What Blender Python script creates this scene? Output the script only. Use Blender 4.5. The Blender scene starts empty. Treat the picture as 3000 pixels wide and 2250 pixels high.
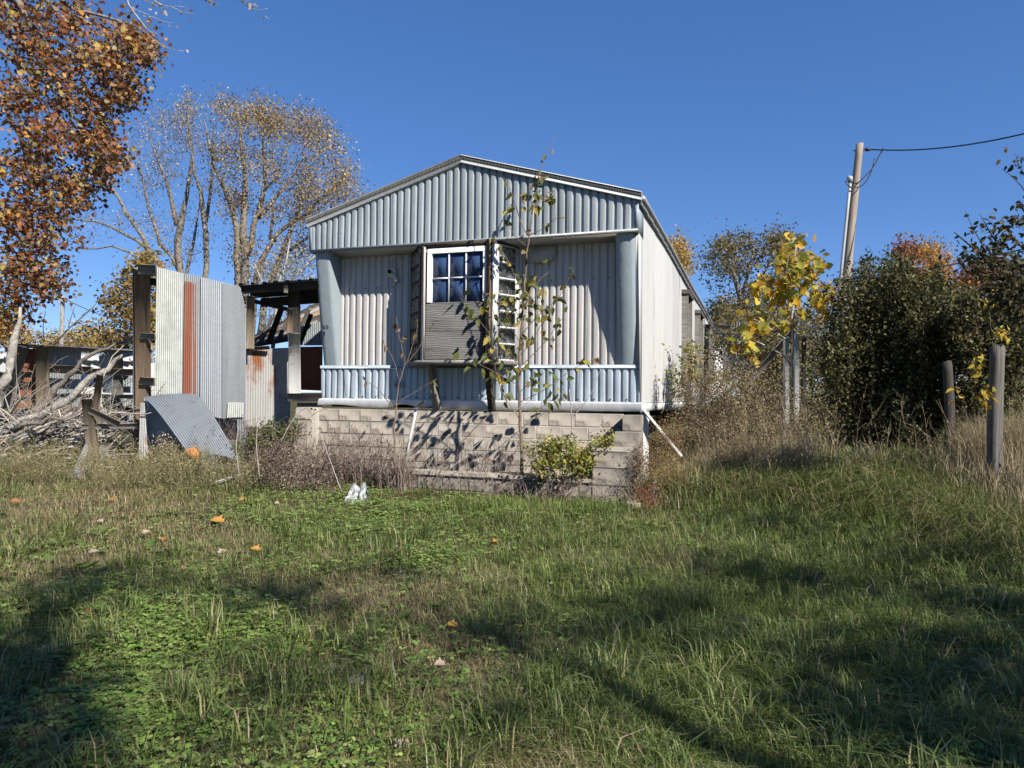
import bpy, math, random
import numpy as np
from mathutils import Vector, Matrix, Euler

random.seed(7)
rng = np.random.default_rng(11)
SC = bpy.context.scene
COL = SC.collection

# ------------------------------------------------------------------ camera, sky, sun, exposure
F, PIT, ROL, CAMH = 2080.0, .0167, .0111, 1.6
cam = bpy.data.cameras.new("camera")
cam.sensor_width = 36.0
cam.lens = F * 36.0 / 3000.0
cam.clip_start = .05
cam.clip_end = 3000
camo = bpy.data.objects.new("camera", cam)
COL.objects.link(camo)
camo.matrix_world = (Matrix.Translation((0, 0, CAMH)) @ Matrix.Rotation(math.pi / 2 + PIT, 4, 'X')
                     @ Matrix.Rotation(ROL, 4, 'Z'))
SC.camera = camo

SUN = Vector((1.191, -1.463, 1.5)).normalized()
world = bpy.data.worlds.new("World")
SC.world = world
world.use_nodes = True
wn = world.node_tree
wn.nodes.clear()
sky = wn.nodes.new("ShaderNodeTexSky")
sky.sky_type = 'NISHITA'
sky.sun_disc = False
sky.sun_elevation = math.asin(SUN.z)
sky.sun_rotation = math.atan2(SUN.x, SUN.y)
sky.altitude = 300
sky.air_density = .6
sky.dust_density = 0
sky.ozone_density = 4.0
hs = wn.nodes.new("ShaderNodeHueSaturation")
hs.inputs["Hue"].default_value = .513
hs.inputs["Saturation"].default_value = 1.5
bg = wn.nodes.new("ShaderNodeBackground")
bg.inputs["Strength"].default_value = .15
wo = wn.nodes.new("ShaderNodeOutputWorld")
gm = wn.nodes.new("ShaderNodeGamma")
gm.inputs[1].default_value = .6
wn.links.new(sky.outputs[0], gm.inputs[0])
wn.links.new(gm.outputs[0], hs.inputs["Color"])
wn.links.new(hs.outputs[0], bg.inputs[0])
wn.links.new(bg.outputs[0], wo.inputs[0])

sl = bpy.data.lights.new("sun", 'SUN')
sl.energy = 5.0
sl.angle = math.radians(.53)
sl.color = (1.0, .955, .88)
slo = bpy.data.objects.new("sun", sl)
COL.objects.link(slo)
slo.location = (20, -25, 30)
slo.rotation_euler = SUN.to_track_quat('Z', 'Y').to_euler()

vs = SC.view_settings
vs.view_transform = 'Standard'
vs.look = 'None'
vs.exposure = 1.0
vs.gamma = 1.0
vs.use_curve_mapping = False

# ------------------------------------------------------------------ photo geometry helpers
A, TX, TY = .3287, 1.6433, 9.0278          # yaw and front right corner of the mobile home


def ray(px, py):
    u0, v0 = px - 1500, py - 1125
    cr, sr = math.cos(ROL), math.sin(ROL)
    u = cr * u0 + sr * v0
    v = -sr * u0 + cr * v0
    c, s = math.cos(PIT), math.sin(PIT)
    return np.array([u, c * F + s * v, s * F - c * v]) / F


def P(px, py, D):
    r = ray(px, py)
    return r * (D / r[1]) + np.array([0, 0, CAMH])


def PL(lst, D):
    """pixels (x, y, radius in pixels[, depth offset]) -> points and radii in metres at depth D"""
    pts, rr = [], []
    for t in lst:
        d = D + (t[3] if len(t) > 3 else 0)
        pts.append(P(t[0], t[1], d))
        rr.append(t[2] * d / F)
    return np.array(pts), np.array(rr)


def TP(px, py, yp):
    """pixel -> home-frame point on the plane y' = yp"""
    r = ray(px, py)
    n = np.array([math.sin(A), math.cos(A), 0])
    o = np.array([TX, TY, 0])
    t = (n @ o + yp) / (n @ r)
    p = r * t + np.array([0, 0, CAMH])
    d = p - o
    return np.array([d[0] * math.cos(A) - d[1] * math.sin(A), yp, p[2]])


def T2W(x, y, z):
    return np.array([TX + x * math.cos(A) + y * math.sin(A), TY - x * math.sin(A) + y * math.cos(A), z])


def sm(a, b, x):
    t = np.clip((np.asarray(x, float) - a) / (b - a), 0, 1)
    return t * t * (3 - 2 * t)


def gz(x, y):
    x = np.asarray(x, float)
    y = np.asarray(y, float)
    z = .046 * np.clip(y, -20, 13) + .52 * sm(1.0, 4.2, x) * sm(4.2, 8.6, y)
    z = z + .018 * np.sin(2.1 * x + .7) * np.cos(1.7 * y) + .012 * np.sin(5.3 * x + 2 * y) + .01 * np.cos(6.1 * y - 3.2 * x)
    return z


def G(px, py):
    r = ray(px, py)
    t = 3.0
    for _ in range(40):
        p = r * t
        t = t + ((gz(p[0], p[1]) - CAMH) / r[2] - t) * .5
    p = r * t
    return np.array([p[0], p[1], float(gz(p[0], p[1]))])


def noise2(x, y, sc, seed):
    r = np.random.default_rng(seed)
    o = np.zeros_like(np.asarray(x, float))
    for k in range(7):
        a = r.uniform(0, 2 * math.pi)
        f = sc * r.uniform(.6, 1.9)
        o = o + np.sin((np.cos(a) * x + np.sin(a) * y) * f + r.uniform(0, 6.3))
    return o / 3.2


# ------------------------------------------------------------------ materials
MATS = {}


class NT:
    def __init__(s, name):
        s.m = bpy.data.materials.new(name)
        s.m.use_nodes = True
        s.t = s.m.node_tree
        s.t.nodes.clear()
        s.out = s.n("ShaderNodeOutputMaterial")
        MATS[name] = s.m

    def n(s, typ, **kw):
        nd = s.t.nodes.new(typ)
        for k, v in kw.items():
            setattr(nd, k, v)
        return nd

    def l(s, a, b):
        s.t.links.new(a, b)

    def noise(s, vec, scale, detail=4, rough=.6, dist=0):
        nd = s.n("ShaderNodeTexNoise")
        nd.inputs["Scale"].default_value = scale
        nd.inputs["Detail"].default_value = detail
        nd.inputs["Roughness"].default_value = rough
        nd.inputs["Distortion"].default_value = dist
        if vec is not None:
            s.l(vec, nd.inputs["Vector"])
        return nd.outputs["Fac"]

    def coords(s, scale=(1, 1, 1), kind="Object"):
        tc = s.n("ShaderNodeTexCoord")
        mp = s.n("ShaderNodeMapping")
        mp.inputs["Scale"].default_value = scale
        s.l(tc.outputs[kind], mp.inputs["Vector"])
        return mp.outputs[0]

    def attr(s, name, scale=None):
        at = s.n("ShaderNodeAttribute", attribute_name=name)
        if scale is None:
            return at
        mp = s.n("ShaderNodeMapping")
        mp.inputs["Scale"].default_value = scale
        s.l(at.outputs["Vector"], mp.inputs["Vector"])
        return mp.outputs[0]

    def ramp(s, fac, stops):
        r = s.n("ShaderNodeValToRGB")
        e = r.color_ramp.elements
        while len(e) < len(stops):
            e.new(.5)
        for i, (p, c) in enumerate(stops):
            e[i].position = p
            e[i].color = (c[0], c[1], c[2], 1) if not isinstance(c, (int, float)) else (c, c, c, 1)
        s.l(fac, r.inputs[0])
        return r.outputs[0]

    def mix(s, fac, a, b, blend='MIX'):
        m = s.n("ShaderNodeMix", data_type='RGBA', blend_type=blend)
        for sock, v in ((m.inputs[0], fac), (m.inputs[6], a), (m.inputs[7], b)):
            if isinstance(v, (int, float)):
                sock.default_value = v
            elif isinstance(v, tuple):
                sock.default_value = (v[0], v[1], v[2], 1)
            else:
                s.l(v, sock)
        return m.outputs[2]

    def bsdf(s, color, rough=.6, metal=0.0, spec=.4, bump=None, bd=.02, bs=.5):
        p = s.n("ShaderNodeBsdfPrincipled")
        for sock, v in ((p.inputs["Base Color"], color), (p.inputs["Roughness"], rough), (p.inputs["Metallic"], metal)):
            if isinstance(v, (int, float)):
                sock.default_value = v
            elif isinstance(v, tuple):
                sock.default_value = (v[0], v[1], v[2], 1)
            else:
                s.l(v, sock)
        p.inputs["Specular IOR Level"].default_value = spec
        if bump is not None:
            b = s.n("ShaderNodeBump")
            b.inputs["Distance"].default_value = bd
            b.inputs["Strength"].default_value = bs
            s.l(bump, b.inputs["Height"])
            s.l(b.outputs[0], p.inputs["Normal"])
        s.l(p.outputs[0], s.out.inputs[0])
        return p


def mul(c, k):
    return (c[0] * k, c[1] * k, c[2] * k)


def painted_metal(name, base, grime=.35, rough=.45, metal=0.0, dirtc=(.12, .11, .09), sc=(5, 5, .5), spec=.4, rust=0.0, dent=.004):
    t = NT(name)
    st = t.noise(t.coords(sc), 2.2, 6, .65)
    fine = t.noise(t.coords(), 38, 3, .7)
    big = t.noise(t.coords(), 1.7, 3)
    c = t.mix(t.ramp(st, [(.42, 0.0), (.78, grime)]), base, dirtc)
    c = t.mix(t.ramp(big, [(.3, 0.0), (.75, .3)]), c, mul(base, .78))
    c = t.mix(t.ramp(fine, [(.55, 0.0), (.8, .22)]), c, mul(base, .6))
    if rust:
        rn = t.noise(t.coords((1.6, 1.6, .8)), 1.6, 5, .7)
        c = t.mix(t.ramp(rn, [(.60 - rust, 0.0), (.72 - rust, 1.0)]), c, (.21, .075, .025))
    ob = t.n("ShaderNodeObjectInfo")
    hv = t.n("ShaderNodeHueSaturation")
    mr = t.n("ShaderNodeMapRange")
    mr.inputs[3].default_value = .9
    mr.inputs[4].default_value = 1.07
    t.l(ob.outputs["Random"], mr.inputs[0])
    t.l(mr.outputs[0], hv.inputs["Value"])
    t.l(c, hv.inputs["Color"])
    t.bsdf(hv.outputs[0], rough, metal, spec, bump=t.noise(t.coords(), 3.5, 3), bd=dent * 6, bs=.35)


def wood(name, a, b, c, rough=.85):
    t = NT(name)
    g = t.attr("g", (1.4, 22, 22))
    n1 = t.noise(g, 1.6, 8, .7, .6)
    n2 = t.noise(t.attr("g", (4, 90, 90)), 1.0, 4, .6)
    n3 = t.noise(t.attr("g", (1.1, 3, 3)), 1.3, 3)
    col = t.ramp(n1, [(.3, a), (.5, b), (.72, c)])
    col = t.mix(t.ramp(n2, [(.45, 0.0), (.75, .55)]), col, mul(a, .45))
    col = t.mix(t.ramp(n3, [(.35, 0.0), (.8, .4)]), col, mul(a, .8))
    t.bsdf(col, rough, 0, .2, bump=n1, bd=.002, bs=.2)


def leafy(name, trans=.35, rough=.55, var=.25, spec=.3):
    t = NT(name)
    at = t.attr("col")
    n = t.noise(t.coords(), 23, 2)
    col = t.mix(t.ramp(n, [(.3, 0.0), (.8, var)]), at.outputs["Color"], (.02, .018, .008))
    p = t.bsdf(col, rough, 0, spec)
    tr = t.n("ShaderNodeBsdfTranslucent")
    t.l(col, tr.inputs[0])
    mx = t.n("ShaderNodeMixShader")
    mx.inputs[0].default_value = trans
    t.l(p.outputs[0], mx.inputs[1])
    t.l(tr.outputs[0], mx.inputs[2])
    t.l(mx.outputs[0], t.out.inputs[0])


def bark(name, a, b, sc=9, stretch=.35):
    t = NT(name)
    n1 = t.noise(t.coords((1, 1, stretch)), sc, 6, .7, .5)
    n2 = t.noise(t.coords(), 2.0, 3)
    col = t.ramp(n1, [(.32, a), (.62, b)])
    col = t.mix(t.ramp(n2, [(.4, 0.0), (.75, .5)]), col, mul(a, .7))
    t.bsdf(col, .9, 0, .15, bump=n1, bd=.03, bs=.7)


painted_metal('siding_fascia', (.265, .295, .31), .4, .42, .0, (.13, .14, .14))
painted_metal('siding_recess', (.42, .395, .375), .3, .5, 0, (.16, .145, .135))
painted_metal('siding_skirt', (.32, .37, .405), .4, .42, 0, (.16, .17, .17))
painted_metal('siding_white', (.41, .405, .39), .4, .5, 0, (.3, .28, .24), (3, 3, .35))
painted_metal('column_paint', (.235, .275, .295), .25, .45, 0, (.2, .22, .22))
painted_metal('belt_paint', (.29, .335, .37), .3, .4)
painted_metal('trim_white', (.52, .525, .53), .35, .45, 0, (.22, .2, .17))
painted_metal('roof_metal', (.30, .30, .295), .5, .5, .3)
painted_metal('rake_dark', (.13, .13, .125), .5, .7, 0, (.05, .05, .045))
painted_metal('rake_trim', (.26, .275, .28), .45, .45, .2)
painted_metal('galvanised', (.31, .325, .335), .6, .5, .3, (.17, .165, .155), (6, 6, .35))
painted_metal('galvanised_dark', (.25, .27, .285), .6, .45, .35, (.2, .2, .2), (4, 4, .3))
painted_metal('galvanised_pale', (.40, .41, .37), .75, .55, .1, (.21, .215, .19), (3, 3, 2))
painted_metal('galvanised_rusty', (.34, .335, .325), .4, .5, .25, (.25, .2, .16), (4, 4, .4), rust=.10)
painted_metal('rust_paint', (.215, .062, .028), .25, .7, 0, (.36, .30, .27), (14, 14, .5))
painted_metal('rust_sheet', (.19, .065, .032), .5, .8, 0, (.08, .04, .025))
painted_metal('rust_orange', (.50, .19, .055), .5, .85, 0, (.25, .09, .03), (9, 9, 9))
painted_metal('dark_metal', (.035, .035, .035), .2, .5, .3)
painted_metal('vinyl_white', (.55, .565, .585), .12, .4, 0, (.4, .4, .4))
painted_metal('lamp_cream', (.52, .50, .43), .5, .55, 0, (.2, .17, .12))
painted_metal('post_white', (.52, .515, .50), .35, .6, 0, (.25, .22, .18))
painted_metal('pvc_grey', (.30, .31, .32), .25, .5)
painted_metal('tin_white', (.36, .37, .38), .8, .5, .2, (.2, .19, .18), (6, 6, 6))
wood('wood_grey', (.15, .135, .12), (.26, .24, .215), (.36, .335, .30))
wood('wood_tan', (.16, .125, .085), (.29, .235, .165), (.40, .335, .24))
wood('wood_brown', (.14, .095, .065), (.25, .18, .125), (.34, .26, .19))
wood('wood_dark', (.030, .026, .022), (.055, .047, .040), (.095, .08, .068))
wood('wood_flaking', (.34, .31, .30), (.48, .45, .43), (.60, .58, .56))
wood('wood_slate', (.055, .05, .045), (.11, .10, .09), (.19, .175, .16))
wood('pole_wood', (.17, .135, .10), (.30, .25, .20), (.42, .37, .31))
bark('bark_grey', (.085, .07, .056), (.23, .20, .165))
bark('bark_pale', (.18, .16, .135), (.46, .43, .38), 14, 1)
bark('bark_dark', (.045, .036, .028), (.12, .10, .08))
bark('bark_brown', (.10, .07, .05), (.22, .165, .12), 30)
leafy('leaf', .38)
leafy('leaf_dark', .25, .6, .2, .18)
leafy('grass_blade', .42, .45, .15, .35)
leafy('straw', .2, .75, .2, .15)
leafy('stem', .0, .8, .25, .1)


def plywood():
    t = NT('plywood')
    tc = t.coords((1.2, 1, 5.5))
    wv = t.n("ShaderNodeTexWave", wave_type='BANDS', bands_direction='Z')
    wv.inputs["Scale"].default_value = 2.6
    wv.inputs["Distortion"].default_value = 9
    wv.inputs["Detail"].default_value = 3.0
    wv.inputs["Detail Scale"].default_value = .7
    t.l(tc, wv.inputs["Vector"])
    n2 = t.noise(t.coords((3, 1, 60)), 2, 4)
    col = t.ramp(wv.outputs["Fac"], [(.1, (.045, .044, .043)), (.5, (.085, .083, .08)), (.9, (.125, .122, .118))])
    col = t.mix(t.ramp(n2, [(.4, 0.0), (.8, .6)]), col, (.06, .055, .052))
    t.bsdf(col, .85, 0, .2, bump=wv.outputs["Fac"], bd=.006, bs=.5)


plywood()


def block_mat(name, base, stain):
    t = NT(name)
    n1 = t.noise(t.coords((1, 1, 1)), 60, 4, .75)
    n2 = t.noise(t.coords(), 5, 5, .6)
    ob = t.n("ShaderNodeObjectInfo")
    c = t.mix(t.ramp(ob.outputs["Random"], [(0, 0.0), (.6, .15), (1, .6)]), base, mul(base, .62))
    c = t.mix(t.ramp(n2, [(.4, 0.0), (.8, .65)]), c, stain)
    c = t.mix(t.ramp(n1, [(.5, 0.0), (.8, .4)]), c, mul(base, .5))
    t.bsdf(c, .95, 0, .1, bump=n1, bd=.012, bs=.7)


block_mat('block', (.27, .24, .205), (.15, .13, .105))
block_mat('block_old', (.19, .17, .145), (.045, .04, .036))
block_mat('mortar', (.33, .305, .265), (.2, .18, .15))
block_mat('stone', (.50, .44, .35), (.3, .25, .19))


def soil():
    t = NT('soil')
    n1 = t.noise(t.coords(), 30, 6, .75)
    n2 = t.noise(t.coords(), 1.3, 4)
    c = t.ramp(n1, [(.3, (.030, .024, .014)), (.55, (.085, .07, .040)), (.75, (.17, .14, .085))])
    c = t.mix(t.ramp(n2, [(.42, 0.0), (.62, .7)]), c, (.045, .055, .018))
    t.bsdf(c, 1, 0, .05, bump=n1, bd=.05, bs=.8)


soil()


def glassy():
    t = NT('pane_glass')
    n = t.noise(t.coords(), 2.5, 3)
    n2 = t.noise(t.coords((20, 20, 4)), 3, 4)
    c = t.ramp(n, [(.3, (.018, .036, .085)), (.7, (.03, .058, .13))])  # blue sky reflection put into the base colour of the glass
    c = t.mix(t.ramp(n2, [(.55, 0.0), (.8, .12)]), c, (.3, .33, .38))
    p = t.bsdf(c, .12, 0, .22)
    t = NT('glass_block')
    n = t.noise(t.coords(), 16, 4, .6, 1.5)
    c = t.ramp(n, [(.38, (.03, .032, .034)), (.55, (.16, .17, .175)), (.68, (.5, .52, .53))])
    t.bsdf(c, .12, 0, .6, bump=n, bd=.03, bs=.8)
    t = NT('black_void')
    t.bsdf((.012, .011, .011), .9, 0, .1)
    t = NT('brown_void')
    t.bsdf((.05, .022, .015), .9, 0, .1)
    t = NT('number_black')
    t.bsdf((.015, .016, .02), .4, 0, .4)


glassy()


# ------------------------------------------------------------------ mesh builders
OFF = {}


def thing(name, label, cat, loc, rot=None, group=None):
    o = bpy.data.objects.new(name, None)
    o.empty_display_size = .2
    COL.objects.link(o)
    o.location = loc
    if rot is not None:
        o.rotation_euler = (0, 0, rot)
        OFF[o.name] = np.array([0, 0, loc[2]])
    else:
        OFF[o.name] = np.array(loc, float)
    o['label'] = label
    o['category'] = cat
    if group:
        o['group'] = group
    return o


def tag(o, label, cat, group=None):
    o['label'] = label
    o['category'] = cat
    if group:
        o['group'] = group
    return o


class MB:
    def __init__(s):
        s.V = []
        s.Fc = []
        s.C = []
        s.Gr = []
        s.n = 0

    def add(s, v, faces, col=None, g=None):
        """faces: list of index arrays, each (n, k)"""
        v = np.asarray(v, float).reshape(-1, 3)
        for f in faces:
            f = np.asarray(f, np.int64)
            if f.ndim == 1:
                f = f[None, :]
            s.Fc.append(f + s.n)
        s.V.append(v)
        if col is None:
            col = np.array([.5, .5, .5])
        col = np.asarray(col, float)
        s.C.append(np.broadcast_to(col, (len(v), 3)) if col.ndim == 1 else col)
        s.Gr.append(v if g is None else np.asarray(g, float))
        s.n += len(v)

    def box(s, c, sz, R=None, ch=0.0):
        c = np.asarray(c, float)
        h = np.asarray(sz, float) / 2
        sg = np.array([[i, j, k] for i in (-1, 1) for j in (-1, 1) for k in (-1, 1)], float)
        if ch <= 0:
            v = sg * h
            f = [[0, 1, 3, 2], [4, 6, 7, 5], [0, 4, 5, 1], [2, 3, 7, 6], [0, 2, 6, 4], [1, 5, 7, 3]]
            g = v.copy()
            faces = [np.array(f)]
        else:
            vs_ = []
            for ax in range(3):
                q = sg * (h - ch)
                q[:, ax] = sg[:, ax] * h[ax]
                vs_.append(q)
            v = np.concatenate(vs_)
            quads = []
            f0 = [[0, 1, 3, 2], [4, 6, 7, 5]]
            fy = [[0, 4, 5, 1], [2, 3, 7, 6]]
            fz = [[0, 2, 6, 4], [1, 5, 7, 3]]
            quads += f0 + [[i + 8 for i in q] for q in fy] + [[i + 16 for i in q] for q in fz]
            idx = {tuple(int(x) for x in sg[i]): i for i in range(8)}
            for a in (-1, 1):
                for b in (-1, 1):
                    i0, i1 = idx[(a, b, -1)], idx[(a, b, 1)]
                    quads.append([i0, i1, i1 + 8, i0 + 8])
                    i0, i1 = idx[(a, -1, b)], idx[(a, 1, b)]
                    quads.append([i0, i1, i1 + 16, i0 + 16])
                    i0, i1 = idx[(-1, a, b)], idx[(1, a, b)]
                    quads.append([i0 + 8, i1 + 8, i1 + 16, i0 + 16])
            tris = [[i, i + 8, i + 16] for i in range(8)]
            faces = [np.array(quads), np.array(tris)]
            g = v.copy()
        if R is not None:
            v = v @ np.asarray(R).T
        s.add(v + c, faces, g=g + rng.uniform(-20, 20, 3))

    def beam(s, p0, p1, w, h, up=(0, 0, 1), twist=0.0, ch=.004):
        p0 = np.asarray(p0, float)
        p1 = np.asarray(p1, float)
        d = p1 - p0
        L = np.linalg.norm(d)
        d = d / L
        u = np.asarray(up, float)
        if abs(d @ u) > .97:
            u = np.array([.25, -1, 0])
        x = np.cross(d, u)
        x /= np.linalg.norm(x)
        z = np.cross(x, d)
        if twist:
            x, z = x * math.cos(twist) + z * math.sin(twist), z * math.cos(twist) - x * math.sin(twist)
        s.box((p0 + p1) / 2, (L, w, h), np.array([d, -x, z]).T, ch=min(ch, w * .2, h * .2))

    def tube(s, pts, rad, sides=6, col=None, cap=True):
        pts = np.asarray(pts, float)
        rad = np.broadcast_to(np.asarray(rad, float), (len(pts),))
        s.tubes(pts[None], rad[None], sides, None if col is None else np.asarray(col)[None])
        if cap:
            n = len(pts)
            b = s.n - n * sides
            s.Fc.append(np.arange(sides)[None, ::-1] + b)
            s.Fc.append(np.arange(sides)[None] + b + (n - 1) * sides)

    def tubes(s, pts, rad, sides=3, col=None):
        """pts (K,n,3), rad (K,n), col (K,3)"""
        pts = np.asarray(pts, float)
        K, n, _ = pts.shape
        tan = np.gradient(pts, axis=1)
        tan /= np.linalg.norm(tan, axis=2, keepdims=True) + 1e-9
        ref = np.tile(np.array([.31, .17, .93]), (K, 1))
        m = np.abs((tan[:, 0] * ref).sum(1)) > .9
        ref[m] = [1, .1, .05]
        x = np.cross(tan, ref[:, None, :])
        x /= np.linalg.norm(x, axis=2, keepdims=True) + 1e-9
        y = np.cross(tan, x)
        th = np.arange(sides) * 2 * math.pi / sides
        ring = pts[:, :, None, :] + rad[:, :, None, None] * (np.cos(th)[None, None, :, None] * x[:, :, None, :]
                                                             + np.sin(th)[None, None, :, None] * y[:, :, None, :])
        v = ring.reshape(-1, 3)
        base = (np.arange(K) * n * sides)[:, None, None] + (np.arange(n - 1) * sides)[None, :, None]
        i = np.arange(sides)[None, None, :]
        j = (np.arange(sides) + 1)[None, None, :] % sides
        f = np.stack([base + i, base + j, base + sides + j, base + sides + i], -1).reshape(-1, 4)
        c = None
        if col is not None:
            c = np.repeat(np.asarray(col, float), n * sides, axis=0)
        s.add(v, [f], c)

    def leaves(s, tmpl, pos, d, nrm, size, col):
        tv, tf = tmpl
        d = d / (np.linalg.norm(d, axis=1, keepdims=True) + 1e-9)
        y = np.cross(nrm, d)
        y /= np.linalg.norm(y, axis=1, keepdims=True) + 1e-9
        z = np.cross(d, y)
        B = np.stack([d, y, z], 1)
        size = np.asarray(size, float)
        size = size[:, None] if size.ndim == 1 else size
        v = np.einsum('ki,nij->nkj', tv, B * size[:, :, None] if size.shape[1] == 1 else B) * (1 if size.shape[1] == 1 else 1)
        v = v + pos[:, None, :]
        N, k = len(pos), len(tv)
        off = (np.arange(N) * k)[:, None, None]
        faces = [(np.asarray(f)[None] + off).reshape(-1, np.asarray(f).shape[1]) for f in tf]
        s.add(v.reshape(-1, 3), faces, np.repeat(col, k, axis=0))

    def sheet(s, c00, c10, c11, c01, waves, amp, rows=2, sub=6, fn=None, prof=None, flip=1):
        """corrugated sheet: c00->c10 across the ribs at the bottom, c01->c11 at the top"""
        c00, c10, c11, c01 = [np.asarray(q, float) for q in (c00, c10, c11, c01)]
        nu = int(max(2, waves * sub)) + 1
        u = np.linspace(0, 1, nu)[None, :, None]
        v = np.linspace(0, 1, rows)[:, None, None]
        pt = (c00 * (1 - u) + c10 * u) * (1 - v) + (c01 * (1 - u) + c11 * u) * v
        nn = np.cross(c10 - c00, c01 - c00)
        nn = nn / np.linalg.norm(nn) * flip
        ph = np.linspace(0, 1, nu) * waves
        w = np.sin(ph * 2 * math.pi) if prof is None else prof(ph)
        pt = pt + nn * (amp * w)[None, :, None]
        if fn is not None:
            pt = fn(pt, np.broadcast_to(u[..., 0], pt.shape[:2]), np.broadcast_to(v[..., 0], pt.shape[:2]))
        idx = np.arange(rows * nu).reshape(rows, nu)
        f = np.stack([idx[:-1, :-1], idx[:-1, 1:], idx[1:, 1:], idx[1:, :-1]], -1).reshape(-1, 4)
        s.add(pt.reshape(-1, 3), [f])

    def poly(s, pts, g=None):
        s.add(np.asarray(pts, float), [np.arange(len(pts))[None]], g=g)

    def prism(s, a, b):
        """two matching closed outlines (k,3) joined"""
        a = np.asarray(a, float)
        b = np.asarray(b, float)
        k = len(a)
        i = np.arange(k)
        j = (i + 1) % k
        s.add(np.concatenate([a, b]), [np.stack([i, j, k + j, k + i], 1), i[None, ::-1], (i + k)[None]],
              g=np.concatenate([a, b]) + rng.uniform(-9, 9, 3))

    def build(s, name, mat, parent=None, smooth=False, loc=None, kind=None):
        v = np.concatenate(s.V)
        c = np.concatenate(s.C)
        g = np.concatenate(s.Gr)
        off = np.zeros(3)
        if parent is not None:
            off = OFF[parent.name]
        elif loc is not None:
            off = np.asarray(loc, float)
        v = v - off
        me = bpy.data.meshes.new(name)
        me.vertices.add(len(v))
        me.vertices.foreach_set("co", v.astype(np.float32).ravel())
        tot = np.concatenate([np.full(len(f), f.shape[1]) for f in s.Fc])
        lv = np.concatenate([f.ravel() for f in s.Fc])
        me.loops.add(len(lv))
        me.loops.foreach_set("vertex_index", lv.astype(np.int32))
        me.polygons.add(len(tot))
        st = np.concatenate([[0], np.cumsum(tot)[:-1]])
        me.polygons.foreach_set("loop_start", st.astype(np.int32))
        me.polygons.foreach_set("loop_total", tot.astype(np.int32))
        if smooth:
            me.polygons.foreach_set("use_smooth", np.ones(len(tot), bool))
        at = me.attributes.new("col", 'FLOAT_COLOR', 'POINT')
        at.data.foreach_set("color", np.concatenate([c, np.ones((len(c), 1))], 1).astype(np.float32).ravel())
        at = me.attributes.new("g", 'FLOAT_VECTOR', 'POINT')
        at.data.foreach_set("vector", g.astype(np.float32).ravel())
        me.update(calc_edges=True)
        me.materials.append(MATS[mat])
        o = bpy.data.objects.new(name, me)
        COL.objects.link(o)
        if parent is not None:
            o.parent = parent
            OFF[o.name] = off
        elif loc is not None:
            o.location = tuple(loc)
            OFF[o.name] = off
        else:
            OFF[o.name] = np.zeros(3)
        if kind:
            o['kind'] = kind
        return o


def one(name, mat, parent, fn, smooth=False):
    m = MB()
    fn(m)
    return m.build(name, mat, parent, smooth)


# leaf templates: axis x from 0 to 1
T_QUAD = (np.array([[0, 0, 0], [.5, .26, .05], [1, 0, -.06], [.5, -.26, .05]], float), [np.array([[0, 1, 2, 3]])])
T_OVAL = (np.array([[0, 0, 0], [.28, .27, .07], [.66, .22, .05], [1, 0, -.1], [.66, -.22, .05], [.28, -.27, .07]], float),
          [np.array([[0, 3, 2, 1], [0, 5, 4, 3]])])
_st = [(0, 0), (.02, .30), (.22, .22), (.30, .56), (.52, .30), (.66, .34), (1.0, 0)]
T_STAR = (np.array([[x, y, .16 * abs(y)] for x, y in _st] + [[x, -y, .16 * abs(y)] for x, y in _st[1:-1]], float),
          [np.array([[0, 6, 5, 4, 3, 2, 1]]), np.array([[0, 7, 8, 9, 10, 11, 6]])])
T_BLADE = (np.array([[0, .07, 0], [0, -.07, 0], [.5, .055, .06], [.5, -.055, .06], [1, 0, .0]], float),
           [np.array([[0, 1, 3, 2]]), np.array([[2, 3, 4]])])


def pick(pal, n, jit=.18):
    pal = np.asarray(pal, float)
    c = pal[rng.integers(0, len(pal), n)]
    return np.clip(c * rng.uniform(1 - jit, 1 + jit, (n, 1)) * rng.uniform(.94, 1.06, (n, 3)), 0.003, .9)


def unit(n):
    v = rng.normal(size=(n, 3))
    return v / np.linalg.norm(v, axis=1, keepdims=True)


# ================================================================== GROUND
def ground():
    m = MB()
    xs = np.concatenate([[-900, -300, -120, -60, -35, -22], np.arange(-16, 16.01, .4), [22, 35, 60, 120, 300, 900]])
    ys = np.concatenate([[-600, -150, -60, -30, -18, -10, -6], np.arange(-3, 16.01, .4), [20, 28, 40, 70, 120, 300, 900, 2000]])
    X, Y = np.meshgrid(xs, ys)
    Z = gz(X, Y)
    nx, ny = len(xs), len(ys)
    idx = np.arange(nx * ny).reshape(ny, nx)
    f = np.stack([idx[:-1, :-1], idx[:-1, 1:], idx[1:, 1:], idx[1:, :-1]], -1).reshape(-1, 4)
    m.add(np.stack([X, Y, Z], -1).reshape(-1, 3), [f])
    m.build('ground', 'soil', smooth=True, kind='structure')


ground()

# ================================================================== MOBILE HOME
W, LEN = 4.7, 19.0
ZE, ZP, ZF, ZB, Z0 = 4.045, 4.72, 3.655, 2.008, 1.541
HOME = thing('mobile_home', 'derelict pale blue and grey mobile home with a boarded bay window, on a block wall',
             'mobile home', (TX, TY, 1.41), rot=-A)


def rib(ph):
    """siding wave: broad rounded ridge, narrow valley, thin pencil lines"""
    t = (np.asarray(ph) + .1) % 1.0
    w = 1 - 2 * (sm(.50, .63, t) - sm(.80, .93, t))
    return w * .8 + .16 * np.cos(t * 2 * math.pi * 6) * (t < .5) + .12 * np.sin(t * 2 * math.pi)


def gable_z(x):
    return ZE + (ZP - ZE) * (1 - abs(x + W / 2) / (W / 2))


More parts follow.
